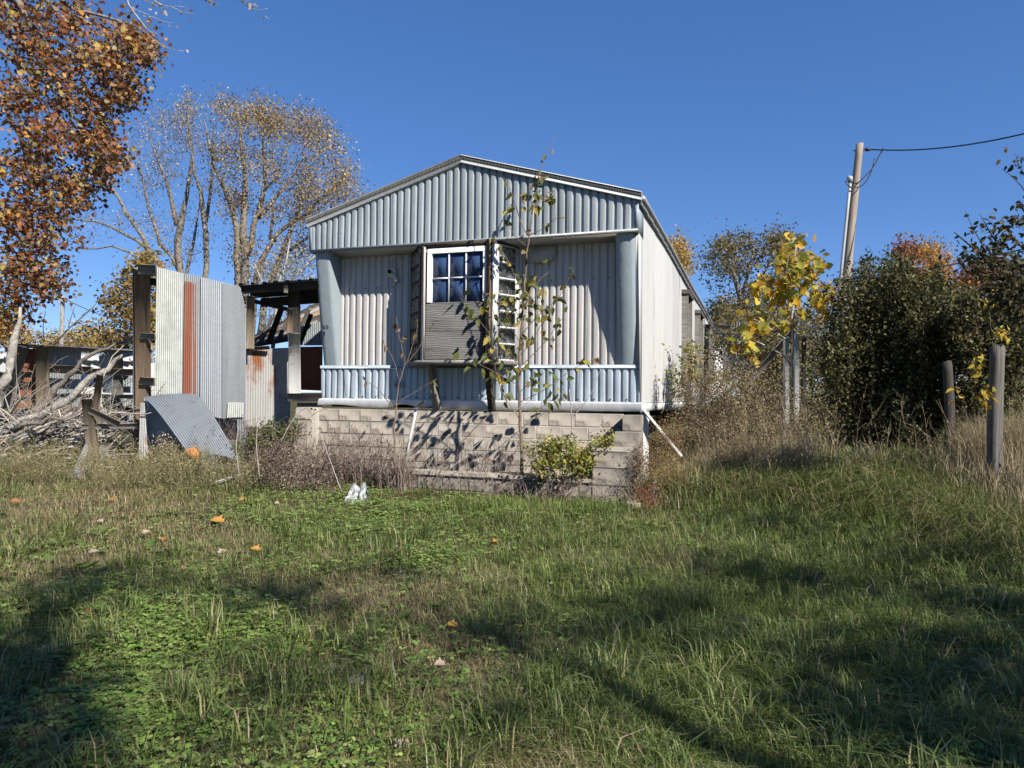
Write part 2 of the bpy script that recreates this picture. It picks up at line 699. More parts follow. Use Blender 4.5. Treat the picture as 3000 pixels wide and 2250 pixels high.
def fascia_panel(x0, x1, wv):
    m = MB()
    nu = int(wv * 16) + 1
    xs = np.linspace(x0, x1, nu)
    y = -.37 - .017 * rib((xs - x0) / (x1 - x0) * wv)
    rows = 5
    V = []
    for r in range(rows):
        t = r / (rows - 1)
        z = ZF + .012 + (np.array([gable_z(q) for q in xs]) - .03 - ZF) * t
        V.append(np.stack([xs, y + .004 * np.sin(xs * 5 + t * 4), z], 1))
    V = np.concatenate(V)
    idx = np.arange(rows * nu).reshape(rows, nu)
    f = np.stack([idx[:-1, :-1], idx[:-1, 1:], idx[1:, 1:], idx[1:, :-1]], -1).reshape(-1, 4)
    m.add(V, [f])
    return m.build('fascia_panel', 'siding_fascia', HOME, smooth=True)


sx = [-4.675, -4.207, -3.381, -2.543, -1.70, -.873, -.03]
for i in range(6):
    fascia_panel(sx[i] + .003, sx[i + 1] - .003, round((sx[i + 1] - sx[i]) / .1035))

# lip under the fascia, corner caps
one('fascia_lip', 'rake_trim', HOME, lambda m: m.box((-W / 2, -.372, ZF - .006), (W + .01, .05, .034)))
one('soffit', 'siding_recess', HOME, lambda m: m.prism([(-W + .005, -.345, ZF - .012), (-.005, -.345, ZF - .012), (-.005, .0, ZF - .06), (-W + .005, .0, ZF - .06)],
                                                      [(-W + .005, -.345, ZF + .004), (-.005, -.345, ZF + .004), (-.005, .0, ZF - .04), (-W + .005, .0, ZF - .04)]))
for xx in (-W - .004, .004):
    sgn = 1 if xx > -1 else -1
    zt = ZE - .03
    m = MB()
    m.box((xx - sgn * .018, -.372, (ZF + zt) / 2), (.044, .034, zt - ZF))
    m.prism([(xx, -.36, ZF - .03), (xx, .06, ZF - .03), (xx, .06, zt), (xx, -.36, zt)],
            [(xx - sgn * .02, -.36, ZF - .03), (xx - sgn * .02, .06, ZF - .03), (xx - sgn * .02, .06, zt), (xx - sgn * .02, -.36, zt)])
    m.build('corner_cap', 'column_paint', HOME)

# rake: dark ribbed strip over a smooth trim rail, both following the gable
for sgn in (-1, 1):
    xo = -W / 2 + sgn * (W / 2 + .05)
    zo = ZE - .012
    a = np.array([-W / 2, -.40, ZP + .005])
    b = np.array([xo, -.40, zo])
    m = MB()
    m.beam(a + (0, 0, -.012), b + (0, 0, -.012), .05, .034)
    m.build('rake_trim', 'rake_trim', HOME)
    m = MB()
    m.beam(a + (0, .015, .036), b + (0, .015, .036), .04, .058)
    d = (b - a)
    nrib = 120
    for k in range(nrib):
        p = a + d * ((k + .5) / nrib) + np.array([0, -.010, .036])
        m.box(p, (.008, .010, .056), np.array([[1, 0, 0], [0, 1, 0], [d[2] / d[0], 0, 1]]))
    m.build('rake_strip', 'rake_dark', HOME)
    m = MB()
    m.beam(a + (0, .01, .0725), b + (0, .01, .0725), .07, .012)
    m.build('roof_edge', 'roof_metal', HOME)
    # roof sheets
    n = 12
    for k in range(n):
        y0 = -.36 + (LEN + .4) * k / n
        y1 = -.36 + (LEN + .4) * (k + 1) / n
        m = MB()
        dz = .012 * math.sin(k * 2.2)
        aa = [(-W / 2, y0 + .004, ZP + .075), (xo, y0 + .004, zo + .062), (xo, y1, zo + .062 + dz * .3), (-W / 2, y1, ZP + .075)]
        if sgn < 0:
            aa = aa[::-1]
        lo = [(q[0], q[1], q[2] - .03) for q in aa]
        m.prism(lo, aa)
        m.beam((-W / 2, y0, ZP + .078), (xo, y0, zo + .066), .05, .014)
        m.build('roof_sheet', 'roof_metal', HOME)

# right eave rail (a gutter), wavering a little
m = MB()
pts = [(.055, y, ZE - .005 + .012 * math.sin(y * .7)) for y in np.arange(-.38, LEN + .2, .55)]
m.tube(pts, [.034] * len(pts), 8)
m.build('eave_rail', 'roof_metal', HOME, smooth=True)
m = MB()
for i in range(len(pts) - 1):
    p, q = np.array(pts[i]), np.array(pts[i + 1])
    m.beam(p + (-.02, 0, -.045), q + (-.02, 0, -.045), .03, .05)
m.build('eave_trim', 'trim_white', HOME)

# recessed front wall panels
for (x0, x1) in ((-4.41, -4.235), (-4.235, -3.57), (-3.57, -3.25), (-1.66, -1.385), (-1.385, -.71), (-.71, -.285)):
    wv = max(2, round((x1 - x0) / .1035))
    nonlin = MB()
    nonlin.sheet((x0 + .002, 0, ZB - .01), (x1 - .002, 0, ZB - .01), (x1 - .002, 0, ZF - .03), (x0 + .002, 0, ZF - .03), wv, .016, rows=6, sub=16, prof=rib,
                 fn=lambda p, u, v: p + np.stack([u * 0, .004 * np.sin(u * 3 + v * 9), u * 0], -1))
    nonlin.build('wall_panel', 'siding_recess', HOME, smooth=True)
# black sheet behind the bay, its colour standing in for the unlit inside
one('bay_dark_sheet', 'black_void', HOME, lambda m: m.box((-2.455, .06, 2.8), (1.62, .03, 1.75)))
for x in (-4.2, -4.0, -3.8, -3.55, -.62, -.42, -.95, -1.2):
    one('screw', 'dark_metal', HOME, lambda m: m.box((x, -.018, 3.14), (.013, .012, .013)))


# flared corner columns
def column(sgn):
    m = MB()

    def sec(d, z, x0, x1):
        pts = []
        if sgn < 0:
            pts = [(x0, .02), (x0, -d + .07)]
            for k in range(1, 6):
                t = k / 6 * math.pi / 2
                pts.append((x0 + .10 * (1 - math.cos(t)), -d + .07 - .07 * math.sin(t)))
            pts += [(x0 + .10, -d), (x1 - .05, -d + .004), (x1, -d + .012), (x1, .02)]
        else:
            pts = [(x0, .02)]
            for k in range(0, 9):
                t = k / 8 * math.pi * .62
                pts.append((x0 + .145 - .145 * math.cos(t), -d + .09 - .09 * math.sin(t)))
            pts += [(x1, -d + .02), (x1, .02)]
        return [(a, b, z) for a, b in pts]
    rows = []
    for t in np.linspace(0, 1, 7):
        z = 2.02 + (ZF - .015 - 2.02) * t
        d = .075 + (.345 - .075) * t + .012 * math.sin(t * 3.1)
        x0, x1 = (-4.672, -4.408) if sgn < 0 else (-.297, -.05)
        rows.append(sec(d, z, x0, x1))
    for a, b in zip(rows[:-1], rows[1:]):
        a = np.array(a)
        b = np.array(b)
        k = len(a)
        i = np.arange(k - 1)
        m.add(np.concatenate([a, b]), [np.stack([i, i + 1, k + i + 1, k + i], 1)])
    return m.build('corner_column', 'column_paint', HOME, smooth=False)


column(-1)
column(1)
m = MB()
m.prism([(-.05, -.06, 2.02), (-.012, -.06, 2.02), (-.012, .02, 2.02), (-.05, .02, 2.02)],
        [(-.05, -.30, ZF - .02), (-.012, -.30, ZF - .02), (-.012, .02, ZF - .02), (-.05, .02, ZF - .02)])
m.build('corner_trim', 'siding_white', HOME)

# house number
dg = bpy.context.evaluated_depsgraph_get()
for ch, px in (('6', 951), ('0', 960)):
    cu = bpy.data.curves.new('num', 'FONT')
    cu.body = ch
    cu.size = .085
    cu.extrude = .006
    cu.align_x = 'CENTER'
    tmp = bpy.data.objects.new('num', cu)
    COL.objects.link(tmp)
    dg.update()
    me = bpy.data.meshes.new_from_object(tmp.evaluated_get(bpy.context.evaluated_depsgraph_get()))
    bpy.data.objects.remove(tmp)
    o = bpy.data.objects.new('house_number', me)
    COL.objects.link(o)
    me.materials.append(MATS['number_black'])
    p = TP(px, 965, -.205)
    o.parent = HOME
    o.location = (p[0], -.205 - .012, p[2] - 1.41)
    o.rotation_euler = (math.pi / 2 + .16, 0, 0)

# belt rail, skirt panels, bottom trim
for (x0, x1) in ((-4.705, -3.9), (-3.9, -2.9), (-2.9, -1.1), (-1.1, .0)):
    dz = rng.uniform(-.004, .004)
    one('belt_rail', 'belt_paint', HOME, lambda m: m.box(((x0 + x1) / 2, -.066, 1.992 + dz), (x1 - x0 - .002, .03, .046), ch=.004))
for (x0, x1) in ((-4.69, -4.29), (-4.287, -4.03), (-4.027, -3.28), (-3.277, -2.45), (-2.447, -1.62), (-1.617, -.80), (-.797, -.008)):
    wv = max(2, round((x1 - x0) / .1035))
    m = MB()
    m.sheet((x0, -.05, Z0 - .005), (x1, -.05, Z0 - .005), (x1, -.05, ZB - .035), (x0, -.05, ZB - .035), wv, .017, rows=5, sub=16, prof=rib,
            fn=lambda p, u, v: p + np.stack([u * 0, .005 * np.sin(u * 5 + v * 4 + x0), u * 0], -1))
    m.build('skirt_panel', 'siding_skirt', HOME, smooth=True)
for k in range(22):
    x = -4.62 + k * .212
    one('screw', 'dark_metal', HOME, lambda m: m.box((x, -.071, Z0 + .028 + rng.uniform(-.004, .004)), (.014, .012, .014)))


def trim_piece(x0, x1, y, z0, z1, bend):
    m = MB()
    n = 14
    xs = np.linspace(x0, x1, n)
    rows = [(z1, y + .03), (z1 - .018, y), (z1 - .028, y + .004), (z0 + .01, y - .012), (z0, y + .02)]
    V = []
    for z, yy in rows:
        w = bend * np.sin(np.linspace(0, 3.1, n) + .8) ** 2 * ((z1 - z) / (z1 - z0))
        V.append(np.stack([xs, yy - w * .8, z + w], 1))
    V = np.concatenate(V)
    idx = np.arange(len(rows) * n).reshape(len(rows), n)
    f = np.stack([idx[:-1, :-1], idx[:-1, 1:], idx[1:, 1:], idx[1:, :-1]], -1).reshape(-1, 4)
    m.add(V, [f])
    m.build('bottom_trim', 'trim_white', HOME)


trim_piece(-4.72, -3.47, -.085, 1.408, 1.538, .035)
trim_piece(-3.465, -2.85, -.088, 1.415, 1.538, .05)
trim_piece(-2.845, -1.3, -.085, 1.41, 1.538, .0)
trim_piece(-1.295, .02, -.085, 1.415, 1.538, .0)
one('chassis', 'black_void', HOME, lambda m: m.box((-W / 2, LEN / 2 + .1, 1.47), (W - .1, LEN - .1, .12)))
one('floor_frame', 'brown_void', HOME, lambda m: m.box((-W / 2 - .4, .12, 1.33), (2.4, .05, .12)))

# outlet box on the skirt
p = TP(1172, 1126, -.06)
one('outlet_box', 'belt_paint', HOME, lambda m: (m.box((p[0], -.085, p[2]), (.135, .05, .085), ch=.008)))
one('outlet_cover', 'rake_trim', HOME, lambda m: (m.box((p[0] - .03, -.116, p[2]), (.05, .012, .06), ch=.003), m.box((p[0] + .032, -.116, p[2]), (.05, .012, .06), ch=.003)))
# broken porch light
p = TP(1149, 798, -.03)
m = MB()
m.tube([(p[0], -.005, p[2]), (p[0], -.05, p[2]), (p[0], -.075, p[2])], [.082, .08, .045], 20)
m.tube([(p[0], -.07, p[2]), (p[0], -.115, p[2])], [.032, .034], 16, cap=False)
lb = m.build('porch_light', 'lamp_cream', HOME, smooth=True)
m = MB()
m.tube([(p[0] + .035, -.06, p[2] - .02), (p[0] + .085, -.08, p[2] - .10), (p[0] + .11, -.085, p[2] - .145)], [.026, .034, .036], 14)
m.build('lamp_socket', 'lamp_cream', lb, smooth=True)
m = MB()
m.tube([(p[0], -.1155, p[2]), (p[0], -.118, p[2])], [.024, .024], 14)
m.build('socket_dark_disc', 'black_void', lb)  # black disc painted for the darkness inside the open socket
# vent flap hanging from the soffit
one('vent_flap', 'siding_recess', HOME, lambda m: m.prism([(-1.46, -.045, ZF - .05), (-1.10, -.03, ZF - .055), (-1.17, -.10, ZF - .27), (-1.46, -.09, ZF - .28)],
                                                         [(-1.46, -.035, ZF - .05), (-1.10, -.02, ZF - .055), (-1.17, -.09, ZF - .27), (-1.46, -.08, ZF - .28)]))

# ---- angled bay window
BD = .46
bxl, bxr = TP(1233, 900, -BD)[0], TP(1437, 900, -BD)[0]
wl, wr = -3.27, -1.64
zt, zb = ZF - .075, 2.07
lo = [(bxl, -BD), (bxr, -BD), (wr, .0), (wl, .0)]
for nm, z0, z1, gro, mt in (('bay_head', ZF - .07, ZF - .018, .012, 'wood_dark'), ('bay_sill', 2.012, 2.062, .045, 'wood_grey')):
    m = MB()
    o2 = [(bxl - gro * .4, -BD - gro), (bxr + gro * .4, -BD - gro), (wr + gro, .0), (wl - gro, .0)]
    m.prism([(x, y, z0) for x, y in o2], [(x, y, z1) for x, y in o2])
    m.build(nm, mt, HOME)
one('bay_board', 'wood_flaking', HOME, lambda m: m.beam((bxl + .045, -BD - .01, zb - .005), (bxl + .045, -BD - .01, zt + .003), .085, .035, up=(1, 0, 0)))
one('bay_board', 'wood_brown', HOME, lambda m: m.beam((bxr - .028, -BD - .012, zb - .005), (bxr - .03, -BD - .012, ZF - .02), .06, .05, up=(1, 0, 0)))
one('bay_board', 'wood_dark', HOME, lambda m: m.beam((bxl - .01, -BD + .03, zb), (bxl - .01, -BD + .03, zt), .03, .05, up=(1, 0, 0)))
# white sash with six panes and plywood under it
xl, xr = bxl + .095, bxr - .058
z_top, z_mid = TP(1340, 726, -BD)[2], TP(1340, 884, -BD)[2]
fw = .055
win = MB()
win.box(((xl + xr) / 2, -BD + .01, z_top - .03), (xr - xl, .06, .065), ch=.004)
win.box((xl + .032, -BD + .01, (z_top + z_mid) / 2 - .03), (.064, .06, z_top - z_mid - .06), ch=.004)
win.box((xr - .024, -BD + .01, (z_top + z_mid) / 2 - .03), (.048, .06, z_top - z_mid - .06), ch=.004)
win = win.build('window', 'vinyl_white', HOME)
ix0, ix1 = xl + .064, xr - .048
iz1, iz0 = z_top - .0625, z_mid + .0
for k in (1, 2):
    x = ix0 + (ix1 - ix0) * k / 3
    one('muntin', 'vinyl_white', win, lambda m: m.box((x, -BD + .004, (iz0 + iz1) / 2), (.018, .018, iz1 - iz0)))
zz = iz0 + (iz1 - iz0) * .49
for k in range(3):
    xa, xb = ix0 + (ix1 - ix0) * k / 3, ix0 + (ix1 - ix0) * (k + 1) / 3
    one('muntin', 'vinyl_white', win, lambda m: m.box(((xa + xb) / 2, -BD + .003, zz), (xb - xa - .018, .018, .018)))
    for za, zc in ((iz0, zz - .009), (zz + .009, iz1)):
        one('pane', 'pane_glass', win, lambda m: m.box(((xa + xb) / 2, -BD + .022, (za + zc) / 2), (xb - xa - .012, .006, zc - za)))
z_ply = TP(1300, 970, -BD)[2]
one('plywood_sheet', 'plywood', HOME, lambda m: m.box(((xl + xr) / 2 - .02, -BD + .004, (z_mid + z_ply) / 2), (xr - xl - .01, .02, z_mid - z_ply - .004), ch=.002))
one('plywood_sheet', 'plywood', HOME, lambda m: m.box(((xl + xr) / 2 - .02, -BD + .001, (zb + z_ply) / 2), (xr - xl - .0, .02, z_ply - zb - .006), ch=.002))
one('bay_board', 'wood_dark', HOME, lambda m: m.beam((xr - .022, -BD - .014, zb), (xr - .02, -BD - .014, z_mid - .01), .05, .025, up=(1, 0, 0)))
# glass block sides
for (a, b, mt) in (((bxl - .012, -BD + .02), (wl + .02, -.02), 'wood_dark'), ((bxr + .012, -BD + .02), (wr - .02, -.02), 'trim_white')):
    a = np.array(a)
    b = np.array(b)
    d = b - a
    L = np.linalg.norm(d)
    d /= L
    nrm = np.array([-d[1], d[0]])
    if nrm[1] > 0:
        nrm = -nrm
    R = np.array([[d[0], nrm[0], 0], [d[1], nrm[1], 0], [0, 0, 1]])
    sw = .10 if mt == 'trim_white' else .05
    side = MB()
    for s0, s1 in ((.0, sw), (L - .06, L)):
        c = a + d * (s0 + s1) / 2
        side.box((c[0], c[1], (zt + zb) / 2), (s1 - s0, .04, zt - zb), R)
    nb = 7
    for k in range(nb + 1):
        c = a + d * (sw + L - .06) / 2
        side.box((c[0], c[1], zb + (zt - zb) * k / nb), (L - .06 - sw, .034, .022), R)
    fr = side.build('block_frame', mt if mt != 'trim_white' else 'post_white', HOME)
    for k in range(nb):
        c = a + d * (sw + L - .06) / 2
        one('glass_block', 'glass_block', fr, lambda m: m.box((c[0], c[1], zb + (zt - zb) * (k + .5) / nb), (L - .06 - sw - .006, .05, (zt - zb) / nb - .03), R, ch=.012))
# leaning timber props under the bay
q0, q1 = TP(1266, 1074, -.30), TP(1281, 1202, -.20)
q1[2] = 1.388
one('prop_post', 'wood_grey', HOME, lambda m: m.beam(q1, (q0[0], -.33, 2.01), .15, .07, up=(0, 1, 0), twist=math.pi / 2))
q0, q1 = TP(1432, 1080, -.30), TP(1442, 1205, -.20)
q1[2] = 1.388
one('prop_post', 'wood_dark', HOME, lambda m: m.beam(q1, (q0[0], -.33, 2.01), .13, .07, up=(0, 1, 0), twist=math.pi / 2))

# ---- side wall, right: finely ribbed panels
np_ = 16
for k in range(np_):
    y0, y1 = .0 + (LEN - .0) * k / np_, (LEN) * (k + 1) / np_
    m = MB()
    dz = .0
    m.sheet((0, y0 + .003, Z0 - .0), (0, y1 - .003, Z0), (0, y1 - .003, ZE - .03), (0, y0 + .003, ZE - .03), 22, .0045, rows=3, sub=4,
            fn=lambda p, u, v: p + np.stack([.006 * np.sin(u * 2 + v * 5 + k), u * 0, u * 0], -1))
    m.build('side_panel', 'siding_white', HOME)
one('left_side_wall', 'siding_white', HOME, lambda m: m.box((-W + .012, LEN / 2, (Z0 + ZE) / 2 - .015), (.024, LEN - .04, ZE - Z0 - .03)))
one('rear_wall', 'siding_white', HOME, lambda m: m.box((-W / 2, LEN - .01, (Z0 + ZE) / 2), (W - .06, .02, ZE - Z0 - .06)))
one('floor', 'black_void', HOME, lambda m: m.box((-W / 2, LEN / 2 + .05, Z0 + .01), (W - .08, LEN - .15, .02)))
one('side_rim', 'trim_white', HOME, lambda m: (m.box((-.02, LEN / 2, Z0 - .07), (.035, LEN - .1, .11)), m.box((-.004, LEN / 2, Z0 - .007), (.02, LEN - .1, .012))))
# corner post flare of the side wall front edge
one('side_corner', 'siding_white', HOME, lambda m: m.prism([(.003, -.055, Z0), (.003, .01, Z0), (.003, .01, ZF - .02), (.003, -.30, ZF - .02)],
                                                         [(-.012, -.055, Z0), (-.012, .01, Z0), (-.012, .01, ZF - .02), (-.012, -.30, ZF - .02)]))
# side windows with deep weathered frames
for (y0, y1, z0, z1) in ((5.15, 6.15, 1.98, 3.63), (8.45, 9.55, 2.15, 3.62), (11.9, 12.6, 1.7, 3.62), (14.2, 15.0, 2.2, 3.55)):
    m = MB()
    t_, dpt = .09, .13
    m.box((dpt / 2, y0 + t_ / 2, (z0 + z1) / 2), (dpt, t_, z1 - z0), ch=.004)
    m.box((dpt / 2, y1 - t_ / 2, (z0 + z1) / 2), (dpt, t_, z1 - z0), ch=.004)
    m.box((dpt / 2 + .003, (y0 + y1) / 2, z0 - .03), (dpt, y1 - y0, .06), ch=.004)
    w = m.build('side_window', 'wood_slate', HOME)
    one('window_head', 'wood_dark', w, lambda m: m.box((dpt / 2 + .01, (y0 + y1) / 2, z1 + .045), (dpt + .03, y1 - y0 + .06, .09), ch=.005))
    one('pane', 'pane_glass', w, lambda m: m.box((.03, (y0 + y1) / 2, (z0 + z1) / 2), (.012, y1 - y0 - 2 * t_, z1 - z0)))
    one('sash_bar', 'wood_flaking', w, lambda m: m.box((.045, (y0 + y1) / 2, (z0 + z1) / 2), (.02, y1 - y0 - 2 * t_, .05)))
# projecting white room at the far end, with its lantern
one('end_bay', 'siding_white', HOME, lambda m: m.box((.20, LEN - 2.2, 2.62), (.42, 2.6, 2.05), ch=.01))
m = MB()
lx, ly, lz = .10, LEN - 3.75, 3.42
m.box((lx - .07, ly, lz - .1), (.04, .10, .22), ch=.01)
m.beam((lx - .05, ly, lz - .16), (lx + .12, ly, lz - .13), .03, .03)
m.prism([(lx + .06, ly - .07, lz - .1), (lx + .2, ly - .07, lz - .1), (lx + .2, ly + .07, lz - .1), (lx + .06, ly + .07, lz - .1)],
        [(lx + .03, ly - .11, lz + .16), (lx + .24, ly - .11, lz + .16), (lx + .24, ly + .11, lz + .16), (lx + .03, ly + .11, lz + .16)])
m.box((lx + .135, ly, lz + .19), (.28, .28, .05), ch=.015)
m.build('side_lantern', 'dark_metal', HOME)

# ================================================================== BLOCK WALLS UNDER AND BEFORE THE HOME
BLK = {}


def block_mesh(w, d, h, mat):
    key = (round(w, 3), round(d, 3), round(h, 3), mat)
    if key not in BLK:
        m = MB()
        m.box((0, 0, 0), (w, d, h), ch=.008)
        o = m.build('block', mat)
        me = o.data
        bpy.data.objects.remove(o)
        BLK[key] = me
    return BLK[key]


def put_block(root, x, y, z, w, d, h, mat='block', name='block', jit=.003):
    o = bpy.data.objects.new(name, block_mesh(w, d, h, mat))
    COL.objects.link(o)
    o.parent = root
    o.location = (x, y + rng.uniform(-jit, jit), z - root.location.z)
    o.rotation_euler = (rng.uniform(-.004, .004), rng.uniform(-.003, .003), rng.uniform(-.006, .006))
    return o


FW = thing('foundation_wall', 'tan concrete block wall directly under the front of the mobile home', 'block wall', (TX, TY, .4), rot=-A)
fy0, ftop = -.27, 1.385
bl, bh, gap = .346, .166, .010
for c in range(7):
    z = ftop - bh / 2 - c * (bh + gap)
    x = -4.60 + (.173 if c % 2 else 0)
    if c % 2:
        put_block(FW, -4.60 + .0815, fy0 + .1, z, .163, .2, bh)
    while x < -.22:
        w = min(bl - gap, -.2 - x)
        put_block(FW, x + w / 2, fy0 + .1, z, w, .2, bh)
        x += bl
one('mortar', 'mortar', FW, lambda m: m.box((-2.4, fy0 + .1, ftop - .6 - .008), (4.36, .188, 1.19)))
# rounded left pier
lp = TP(932, 1200, fy0 - .06)
m = MB()
for k in range(4):
    m.box((-4.77, fy0 + .04, 1.405 - .1 - k * .2), (.30, .32, .196), ch=.03 if k == 0 else .012)
m.build('corner_pier', 'block', FW)
m = MB()
m.box((-4.625, fy0 - .02, 1.03), (.09, .13, .72), ch=.03)
m.build('mortar_bead', 'mortar', FW)

PW = thing('planter_wall', 'low stained block wall in the weeds before the foundation, stepping up at its right end', 'planter wall', (TX, TY, .3), rot=-A)
py0 = -1.0
ptop = TP(1300, 1383, py0)[2]
xL, xR = TP(880, 1365, py0)[0], TP(1745, 1390, py0)[0]
for c in range(3):
    z = ptop - .05 - bh / 2 - c * (bh + gap)
    x = xL + (.173 if c % 2 else 0)
    if c % 2:
        put_block(PW, xL + .0815, py0 + .1, z, .163, .2, bh, 'block_old')
    while x < xR - .1:
        w = min(bl - gap, xR - x)
        put_block(PW, x + w / 2, py0 + .1, z, w, .2, bh, 'block_old')
        x += bl
n = 6
for k in range(n):
    x0, x1 = xL - .03 + (xR - xL + .03) * k / n, xL - .03 + (xR - xL + .03) * (k + 1) / n
    put_block(PW, (x0 + x1) / 2, py0 + .1, ptop - .022, x1 - x0 - .008, .25, .045, 'block', 'cap_stone')
one('mortar', 'mortar', PW, lambda m: m.box(((xL + xR) / 2, py0 + .105, ptop - .36), (xR - xL - .02, .185, .62)))
# stepped return at the right end
steps = [((1735, 1322), (1842, 1322), -1.02, .98, 3), ((1795, 1266), (1868, 1262), -.74, 1.19, 4), ((1823, 1218), (1876, 1218), -.47, 1.385, 4)]
for (a, b, yy, zt_, nc) in steps:
    xa, xb = TP(a[0], a[1], yy)[0], TP(b[0], b[1], yy)[0]
    xa = max(xa, xb - .42)
    dep = .28 if yy > -.9 else .30
    for c in range(nc):
        put_block(PW, (xa + xb) / 2, yy + dep / 2, zt_ - .1 - c * .2, xb - xa, dep - .012, .192, 'block_old')
m = MB()
xa, xb = TP(1735, 1322, -1.02)[0], TP(1842, 1322, -1.02)[0]
m.box(((xa + xb) / 2, -1.02 + .15, .99), (xb - xa + .02, .32, .05), ch=.015)
m.build('cap_stone', 'block', PW)
# left return
for k, (yy, zt_) in enumerate(((-.9, .80), (-.62, 1.0), (-.40, 1.2))):
    for c in range(3):
        put_block(PW, -4.79, yy + .1, zt_ - .1 - c * .2, .2, .25, .19, 'block_old')
one('broken_slab', 'mortar', PW, lambda m: m.prism([(-4.63, -.94, .68), (-4.50, -.95, .66), (-4.47, -.95, .88), (-4.54, -.95, 1.06), (-4.62, -.94, .95)],
                                                  [(-4.63, -.90, .68), (-4.50, -.91, .66), (-4.47, -.91, .88), (-4.54, -.91, 1.06), (-4.62, -.90, .95)]))
# planter earth
m = MB()
xs = np.linspace(xL + .02, -.25, 30)
ysl = np.linspace(py0 + .19, fy0 + .0, 6)
X, Y = np.meshgrid(xs, ysl)
Z = ptop - .09 + .05 * noise2(X, Y, 3.0, 5)
idx = np.arange(X.size).reshape(X.shape)
f = np.stack([idx[:-1, :-1], idx[:-1, 1:], idx[1:, 1:], idx[1:, :-1]], -1).reshape(-1, 4)
m.add(np.stack([X, Y, Z], -1).reshape(-1, 3), [f])
m.build('planter_soil', 'soil', PW, smooth=True)

# white corner post and fallen white brace at the right corner
zz0 = .55
t_ = thing('white_corner_post', 'white painted post standing under the right front corner of the home', 'post', tuple(T2W(.06, -.12, zz0)))
one('post_shaft', 'post_white', t_, lambda m: m.beam(T2W(.06, -.12, zz0), T2W(.06, -.10, 1.42), .10, .06))
t_ = thing('fallen_trim', 'white trim board fallen diagonally from the right front corner of the home', 'board', tuple(T2W(.3, -.1, 1.0)))
one('trim_strip', 'post_white', t_, lambda m: m.beam(T2W(.06, -.19, 1.44), T2W(.52, -.14, .88), .10, .03, up=(0, 1, 0), twist=math.pi / 2))

# bent white pipe leaning on the wall
pp, rr = PL([(1187, 1365, 5), (1200, 1290, 5), (1214, 1225, 5), (1219, 1195, 5)], 8.85)
t_ = thing('white_pipe', 'thin white pipe with a split bent end leaning against the block wall', 'pipe', tuple(pp[0]))
m = MB()
m.tube(pp, [.019] * 4, 8)
m.build('pipe_shaft', 'post_white', t_, smooth=True)
pp2, _ = PL([(1218, 1197, 5), (1232, 1183, 5), (1243, 1174, 5)], 8.8)
m = MB()
m.beam(pp2[0], pp2[2], .045, .012, up=(0, 1, 0))
m.build('split_end', 'post_white', t_)

# ================================================================== LEFT: SHEET METAL WALL, PORCH, SHEDS
def corr(name, mat, parent, tl, tr, br, bl_, D0, D1, pitch=.036, amp=.0065, rows=2, fn=None, smooth=True):
    """corrugated sheet from four pixel corners at depths D0 (left) and D1 (right)"""
    a, b, c, d = P(bl_[0], bl_[1], D0), P(br[0], br[1], D1), P(tr[0], tr[1], D1), P(tl[0], tl[1], D0)
    w = max(2, round(np.linalg.norm(b - a) / pitch))
    m = MB()
    m.sheet(a, b, c, d, w, amp, rows=rows, sub=5, fn=fn)
    return m.build(name, mat, parent, smooth=smooth)


def bm(name, mat, parent, a, b, wpx, Da, Db=None, thick=None, up=(0, 1, 0)):
    """timber from pixel a to pixel b, wpx = visible width in pixels"""
    Db = Da if Db is None else Db
    p, q = P(a[0], a[1], Da), P(b[0], b[1], Db)
    w = wpx * (Da + Db) / 2 / F
    m = MB()
    m.beam(p, q, w, thick if thick else min(w, .06), up=up)
    return m.build(name, mat, parent)


# (metal wall)
SW = thing('sheet_metal_wall', 'tall free-standing wall of corrugated metal sheets with two rust red stripes, left of the porch', 'metal wall', tuple(P(560, 1400, 10.15)))
D0, D1 = 10.35, 10.0
corr('white_sheet', 'galvanised_pale', SW, (459, 782), (536, 800), (533, 1166), (452, 1160), 10.22, 10.16, .032)
corr('galvanised_sheet', 'galvanised', SW, (535, 799), (592, 812), (590, 1180), (532, 1172), 10.20, 10.12, .032)
corr('rust_stripe', 'rust_paint', SW, (541, 823), (564, 828), (561, 1156), (536, 1155), 10.17, 10.15, .032)
corr('rust_stripe', 'rust_paint', SW, (566, 829), (586, 832), (584, 1156), (566, 1156), 10.145, 10.135, .032)
corr('galvanised_sheet', 'galvanised', SW, (588, 811), (655, 828), (654, 1226), (586, 1218), 10.10, 10.05, .032)
a, b = P(654, 827, 10.04), P(722, 905, 9.99)
m = MB()
pa = [P(652, 1226, 10.04), P(720, 1233, 9.99), P(722, 905, 9.99), P(704, 842, 10.0), P(653, 827, 10.04)]
ww = 22


def clipfn(p, u, v):
    q = p.copy()
    # top right corner torn off along a slant
    cut = np.clip((u - .74) / .26, 0, 1) * v
    q[..., 2] -= cut * .30
    return q


m.sheet(pa[0], pa[1], P(722, 846, 9.99), pa[4], ww, .0065, rows=6, sub=6, fn=clipfn)
m.build('galvanised_sheet', 'galvanised', SW, smooth=True)
bm('post', 'wood_brown', SW, (421, 1330), (417, 796), 31, 10.31, thick=.16)
bm('post', 'wood_grey', SW, (401, 1330), (400, 790), 9, 10.36, thick=.14)
bm('top_beam', 'wood_grey', SW, (408, 790), (461, 793), 30, 10.26, 10.27, thick=.10)
bm('girt', 'wood_dark', SW, (432, 822), (720, 880), 22, 10.5, 10.2, thick=.05)
bm('girt', 'wood_grey', SW, (414, 984), (456, 986), 18, 10.2, 10.2, thick=.05)
bm('girt', 'wood_tan', SW, (411, 1116), (454, 1119), 24, 10.2, 10.2, thick=.05)
